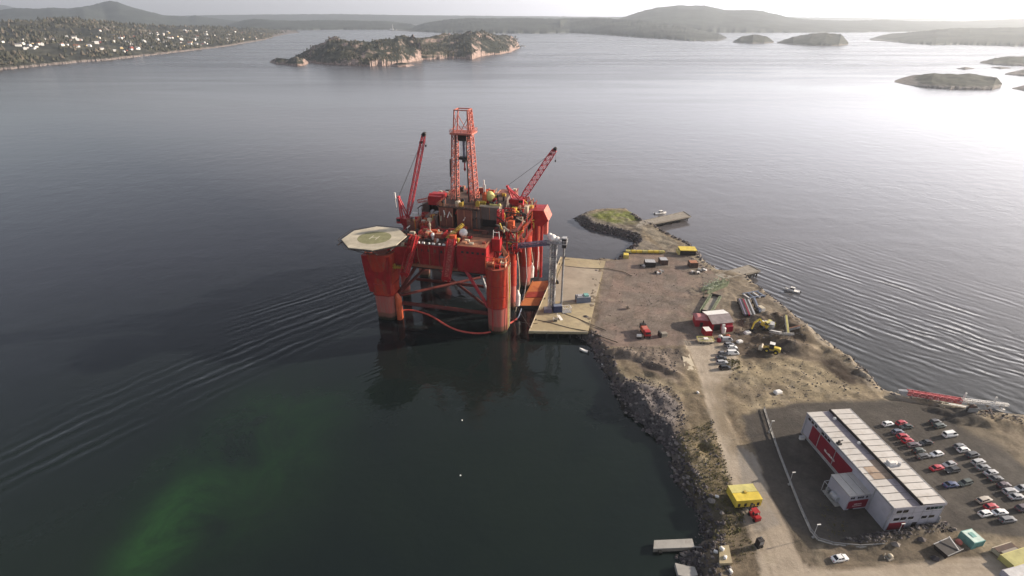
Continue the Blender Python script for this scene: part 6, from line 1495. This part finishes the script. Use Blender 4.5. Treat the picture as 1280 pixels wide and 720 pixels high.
for lab, px, py in (('pale boulder on the rubble bank below the warehouse gable', 1118, 683), ('grey boulder at the east end of the rubble bank', 1150, 676), ('dark boulder beside the sandy road near the dark tipper', 1168, 699)):
    vs = rock_pts(); mb = MB(); mb.add([(x*1.3*(1+rnd.uniform(-.2,.2)), y*1.0, z_*.9+.2) for x,y,z_ in vs], RF); p = at(px,py); p.z = gz(p.x,p.y)
    tag(mb.build('boulder', rk[2 if 'pale' in lab else (0 if 'dark' in lab else 1)], loc=p), lab, 'boulder')
# dark tipper body and hut at the bottom right
tp = empty('tipper_body', at(1183,689), .35, 'dark grey tipper body lying tilted at the edge of the car park', 'tipper body')
mb = MB(); mb.loft([[(-2.4,-1.3,0),(2.0,-1.3,0),(2.0,1.3,0),(-2.4,1.3,0)],[(-2.8,-1.6,1.7),(2.3,-1.6,1.7),(2.3,1.6,1.7),(-2.8,1.6,1.7)]]); mb.build('body', M['dark'], tp); MB().bx(-2.9,2.4,-1.72,-1.58,1.6,1.85).build('side_rail', M['grey'], tp); MB().bx(-2.9,2.4,1.58,1.72,1.6,1.85).build('side_rail', M['lgrey'], tp); MB().bar((1.0,-1.5,1.8),(1.6,1.5,2.7),.22).build('hoop', M['lgrey'], tp)
pile_of('gas_bottle', 'pale round tank between the dark tipper and the teal container', 1197, 680, [('shell', MB().ball((0,0,.7),.75,10), M['derrick']), ('stand', MB().bx(-.5,.5,-.4,.4,0,.3), M['dark'])], 'tank')
e, L, zt = container('container', 'small teal container with a pale roof on the lot edge', (1213.5,687),(1227,683.5), 3.3, 2.2, M['teal'], mat('pale_mint_roof', (.50,.62,.56), .6, scale=.8)); MB().bx(-.5,.6,-.4,.9,zt+.02,zt+.12).build('roof_hatch', M['teal'], e)
e, L, zt = container('open_skip', 'open container with dark brown inside at the bottom right corner', (1256,704),(1279,696.5), 3.2, 1.2, M['cream'], M['deck_dark'], doors=False, cat='skip')
MB().bx(-L/2+.6,L/2-.6,-.35,.25,zt+.03,zt+.16).build('load_board', M['wood'], e)
e, L, zt = container('container', 'long pale yellow container next to the open brown skip', (1264,714),(1312,698.5), 3.0, 1.6, M['pale_yellow'], mat('mossy_yellow_roof', (.40,.37,.15), .7, wear=(.3,.3,.12), scale=.6))
container('container', 'pale lilac container in front of the long yellow one at the frame edge', (1264,732),(1300,722), 2.6, 1.6, M['wall_lilac'], M['lgrey'])
# dismantled crane boom lying by the east shore
mast = empty('crane_boom', at(1165,500), span((1128,494),(1196,505))[1], 'long red crane boom lying on the shore behind the car park', 'crane boom')
L = span((1128,494),(1196,506))[2]
MB().lattice((-L/2,0,1.5),(L/2,0,1.5),1.3,1.3,16,.24,.12).build('lattice_section', mat('faded_boom_red', (.42,.09,.10), .6, wear=(.55,.35,.33), scale=.4), mast)
MB().bx(-L/2+2,L/2-1,-.3,.3,2.02,2.15).build('walkway', M['boom_red'], mast)
for x in (-L*.42,-L*.1,L*.25,L*.45): MB().bx(x-.25,x+.25,-1.3,1.3,0,.6).build('sleeper', M['wood'], mast)
MB().loft([[(-L/2-2.4,-.5,.8),(-L/2-2.4,.5,.8),(-L/2-2.4,.5,1.8),(-L/2-2.4,-.5,1.8)],[(-L/2,-.65,.85),(-L/2,.65,.85),(-L/2,.65,2.15),(-L/2,-.65,2.15)]]).build('boom_head', M['lgrey'], mast)
mast2 = empty('crane_boom', at(1228,508), span((1197,504.5),(1256,510.5))[1], 'white tip section of crane boom continuing from the red one', 'crane boom'); L = span((1197,504.5),(1256,510.5))[2]
MB().lattice((-L/2,0,1.6),(L/2,0,1.6),1.0,.7,12,.18,.1).build('lattice_section', M['white'], mast2)
MB().bx(-L/2+.4,-L/2+.8,-.2,.2,2.1,4.6).build('upright', M['white'], mast2); MB().bx(L*.18,L*.18+.4,-.2,.2,2.0,4.2).build('upright', M['white'], mast2)
for x in (-L*.3,L*.1,L*.4): MB().bx(x-.2,x+.2,-1,1,0,.95).build('sleeper', M['wood'], mast2)
mast3 = empty('crane_boom', at(1193,512), span((1172,508),(1212,515))[1], 'pale grey boom section lying in front of the red and white booms', 'crane boom'); L = span((1172,508),(1212,515.5))[2]
MB().lattice((-L/2,0,1.1),(L/2,0,1.1),1.3,1.3,9,.22,.12).build('lattice_section', M['cream'], mast3); MB().bx(-L*.25,L*.35,-.25,.25,1.8,1.92).build('walkway', M['white'], mast3)
pile_of('sheave_block', 'dark round sheave frame standing at the end of the pale boom section', 1213, 516, [('sheave', MB().tube((0,-.4,1.3),(0,.4,1.3),1.2,16), M['deck_dark']), ('cheek_plate', MB().bx(-1.6,1.6,-.6,-.42,0,1.6), M['grey']), ('cheek_plate', MB().bx(-1.6,1.6,.42,.6,0,1.6), M['grey'])], 'sheave')
pile_of('steel_scrap', 'heap of grey steel parts at the east end of the lying booms', 1243, 514, [('scrap_piece', MB().box((rnd.uniform(-3,3), rnd.uniform(-1,1), .4), (rnd.uniform(.8,2.6), rnd.uniform(.4,.9), rnd.uniform(.4,.8)), rnd.uniform(0,3)), M[rnd.choice(['grey','lgrey','white','deck_dark'])]) for k in range(8)], 'scrap heap')

# ------------------------------------------------------------------ cars
def paint(nm, c): 
    m = mat('paint_'+nm, c, .32, scale=.8, var=.05, spec=.5)
    b = m.node_tree.nodes['Principled BSDF']; b.inputs['Coat Weight'].default_value = .5; b.inputs['Coat Roughness'].default_value = .12
    return m
PT = {'white': paint('white', (.78,.78,.77)), 'silver': paint('silver', (.40,.40,.41)), 'grey': paint('grey', (.17,.17,.18)), 'dark': paint('dark_grey', (.055,.055,.06)), 'black': paint('black', (.015,.015,.018)),
      'red': paint('red', (.42,.015,.03)), 'blue': paint('blue', (.03,.05,.14)), 'slate': paint('slate_blue', (.11,.13,.18)), 'green': paint('dark_green', (.045,.06,.05)), 'brown': paint('purple_brown', (.09,.06,.075)), 'champagne': paint('champagne', (.42,.37,.31))}
lampm = mat('lamp_glass', (.6,.6,.58), .2, scale=2, var=.05); taill = mat('tail_lamp_red', (.4,.02,.02), .3, scale=2, var=.05); hubm = mat('hub_grey', (.45,.45,.46), .35, metal=.6, scale=2)
def car_proto(kind):
    # stations of the lower body: x, half width, bottom, shoulder height
    spec = {'sedan': (4.5,.88,[(0,.72),(.05,.78),(.30,.90),(.74,.93),(.95,.88),(1,.74)],(.24,.40,.70,.86),1.43), 'hatch': (4.0,.86,[(0,.70),(.06,.78),(.28,.92),(.80,.96),(.96,.92),(1,.74)],(.22,.40,.84,.97),1.48),
            'estate': (4.6,.89,[(0,.70),(.05,.78),(.29,.91),(.80,.95),(.97,.92),(1,.76)],(.24,.39,.90,.98),1.48), 'suv': (4.6,.94,[(0,.80),(.05,.92),(.27,1.04),(.80,1.08),(.97,1.04),(1,.84)],(.23,.36,.88,.98),1.76), 'van': (4.9,.96,[(0,.86),(.05,1.0),(.18,1.12),(.80,1.16),(.98,1.16),(1,.9)],(.10,.26,.97,.995),1.95)}[kind]
    L, hw_, prof, (a, b, c, d), H = spec
    e = empty('car', (0,0,0))
    mb = MB(); st = []
    for t, zt in prof:
        x = L/2 - L*t; w = hw_*(.84 if t in (0,1) else (.95 if t < .08 or t > .93 else 1))
        st.append([(x,-w*.96,.28),(x,w*.96,.28),(x,w,.55),(x,w*.97,zt-.1),(x,w*.86,zt),(x,-w*.86,zt),(x,-w*.97,zt-.1),(x,-w,.55)])
    mb.loft(st)
    zb = prof[2][1]; wr, wb = hw_*.70, hw_*.86
    X = lambda t: L/2 - L*t
    # roof skin and pillars
    mb.loft([[(X(b)+.05,-wr,H-.07),(X(c)-.05,-wr,H-.07),(X(c)-.05,wr,H-.07),(X(b)+.05,wr,H-.07)],[(X(b)-.08,-wr*.93,H),(X(c)+.08,-wr*.93,H),(X(c)+.08,wr*.93,H),(X(b)-.08,wr*.93,H)]])
    for s_ in (-1, 1):
        mb.bar((X(a)-.05,s_*wb*.97,zb),(X(b),s_*wr,H-.05),.09); mb.bar((X(d)+.05,s_*wb*.97,zb),(X(c),s_*wr,H-.05),.12); mb.bar((X((b+c)/2),s_*wb*.99,zb),(X((b+c)/2),s_*wr*1.01,H-.05),.08)
        if kind in ('estate','van','suv'): mb.bar((X((b+c*2)/3+.05),s_*wb*.99,zb),(X((b+c*2)/3+.04),s_*wr*1.01,H-.05),.08)
    if kind == 'van':
        for s_ in (-1,1): mb.add([(X(.46),s_*wb*1.0,zb),(X(.97),s_*wb*1.0,zb),(X(.96),s_*wr*1.06,H-.06),(X(.46),s_*wr*1.06,H-.06)],[(0,1,2,3)])
    body = mb.build('body', PT['white'], e); body.material_slots[0].link = 'OBJECT'; body.material_slots[0].material = PT['white']
    g = MB(); g.loft([[(X(a),-wb*.95,zb-.03),(X(d),-wb*.95,zb-.03),(X(d),wb*.95,zb-.03),(X(a),wb*.95,zb-.03)],[(X(b),-wr*.96,H-.06),(X(c),-wr*.96,H-.06),(X(c),wr*.96,H-.06),(X(b),wr*.96,H-.06)]]); g.build('windows', M['glass'], e)
    for t in (.18,.80):
        for s_ in (-1,1):
            MB().tube((X(t),s_*hw_*.80,.32),(X(t),s_*(hw_+.02),.32),.32,14).tube((X(t),s_*(hw_+.02),.32),(X(t),s_*(hw_+.03),.32),.2,10,mi=1).build('wheel', [M['rubber'], hubm], e)
    for s_ in (-1,1):
        MB().box((L/2-.06,s_*hw_*.60,.66),(.16,.34,.14)).build('headlight', lampm, e); MB().box((-L/2+.05,s_*hw_*.64,.72),(.13,.26,.18)).build('tail_light', taill, e)
    return e
CP = {}
CARS = [ # photo x, photo y, kind, paint, heading flip, label
 (1110,529.5,'hatch','white',0,'white hatchback parked nearest the far corner of the warehouse'),
 (1127,528.5,'hatch','red',0,'red hatchback first in the row beside the white hatchback'),
 (1133,533,'sedan','green',1,'dark green saloon half hidden behind the first red hatchback'),
 (1122,539.5,'hatch','slate',0,'slate blue hatchback between two red cars in the row by the warehouse'),
 (1128.5,545,'hatch','red',0,'red hatchback, upper of two red cars side by side'),
 (1134.5,550.5,'hatch','red',0,'red hatchback, lower of two red cars side by side'),
 (1142,556,'estate','brown',0,'purple brown estate car below the two red cars'),
 (1157.5,553,'sedan','black',1,'black saloon nose to tail with the purple brown estate'),
 (1148.5,563,'hatch','green',0,'dark green hatchback just below the purple brown estate'),
 (1154,570,'estate','dark',0,'dark grey estate beside the dark green hatchback'),
 (1171,567,'sedan','white',1,'white saloon tail to tail with the dark grey estate'),
 (1169,527,'hatch','dark',0,'dark hatchback standing behind the dark green estate near the lying booms'),
 (1174.5,532,'estate','green',0,'dark green estate alone near the lying booms'),
 (1187.5,543,'van','white',0,'white van standing alone in the middle of the car park'),
 (1171,584.5,'sedan','red',0,'bright red saloon alone below the white saloon'),
 (1187,580,'sedan','silver',1,'silver saloon behind the black estate near the bright red saloon'),
 (1190.5,587.5,'estate','black',1,'black estate right of the bright red saloon'),
 (1188.5,605.5,'sedan','blue',0,'dark blue saloon by itself near the warehouse wall'),
 (1206.5,603,'estate','green',1,'dark green estate nose to tail with the dark blue saloon'),
 (1199.5,557.5,'hatch','grey',0,'grey hatchback at the top of the long outer row'),
 (1204.5,562,'hatch','white',0,'white hatchback second from the top of the outer row'),
 (1215.5,568.5,'suv','dark',0,'dark off-road car between the white hatchback and silver estate of the outer row'),
 (1223,577,'estate','silver',0,'silver estate just below the dark off-road car of the outer row'),
 (1228.5,584,'sedan','grey',0,'grey saloon between two silver cars in the outer row'),
 (1238.5,590.5,'sedan','silver',0,'silver saloon above the dark saloon of the outer row'),
 (1244.5,598,'sedan','dark',0,'dark saloon above the brown hatchback of the outer row'),
 (1255,606,'hatch','brown',0,'brown hatchback above the silver pair of the outer row'),
 (1263,613.5,'estate','silver',0,'silver estate above the paired saloon of the outer row'),
 (1277,610,'hatch','silver',1,'silver hatchback facing the outer row at the picture edge'),
 (1270.5,620.5,'sedan','silver',0,'silver saloon at the bottom end of the outer row'),
 (1230.5,624.5,'estate','champagne',0,'champagne coloured estate above the red hatchback of the near group'),
 (1239,633,'hatch','red',0,'red hatchback in the near group below the champagne estate'),
 (1232,641.5,'hatch','white',0,'white hatchback left of the white saloon in the near group'),
 (1249.5,640,'sedan','white',0,'white saloon right below the red hatchback of the near group'),
 (1259.5,649,'estate','grey',0,'grey estate nearest the camera in the near group'),
 (1280,635,'suv','brown',0,'purple brown off-road car cut by the right picture edge'),
 (1049.5,697.5,'sedan','white',0,'white saloon parked alone on the sand below the guard rail'),
 (908.5,424.5,'van','silver',0,'silver van at the far end of the row by the red hall'),
 (911.5,431,'suv','grey',0,'grey off-road car below the silver van'),
 (915.5,434,'hatch','white',0,'white hatchback right of the grey off-road car by the red hall'),
 (916,441,'van','white',0,'white van on the scrub edge of the row by the red hall'),
 (903.5,441.5,'hatch','grey',0,'grey hatchback at the upper left of the row by the red hall'),
 (901.5,447,'sedan','dark',0,'dark grey saloon in the middle of the row by the red hall'),
 (902.5,452.5,'estate','silver',0,'silver estate in the row below the dark grey saloon'),
 (906,459.5,'suv','black',0,'black off-road car at the near end of the row by the red hall'),
 (897.5,436,'hatch','red',0,'small dark red car beside the gas tank of the red hall'),
]
used_k = {}
for px, py, kind, pt, flip, lab in CARS:
    if kind == 'hatch' and pt == 'red' and px < 900: continue
    base = CP.get(kind)
    if base is None: base = CP[kind] = car_proto(kind); e = base
    else: e = copy_tree(base)
    p = at(px, py, ZL+.6); p.z = max(ZL, gz(p.x, p.y))+.01
    e.location = p; lot = px > 1000
    e.rotation_euler = (0,0, BA + (math.pi if flip else 0) + rnd.uniform(-.06,.06) + (.10 if lot and px < 1240 else .04) - (.1 if not lot else 0))
    e.scale = (.9,.9,.92)
    for ch in e.children:
        if ch.name.split('.')[0] == 'body': ch.material_slots[0].material = PT[pt]
    tag(e, lab, 'car', 'cars in the car park' if lot and py < 690 else ('cars in the row by the red hall' if not lot else None))
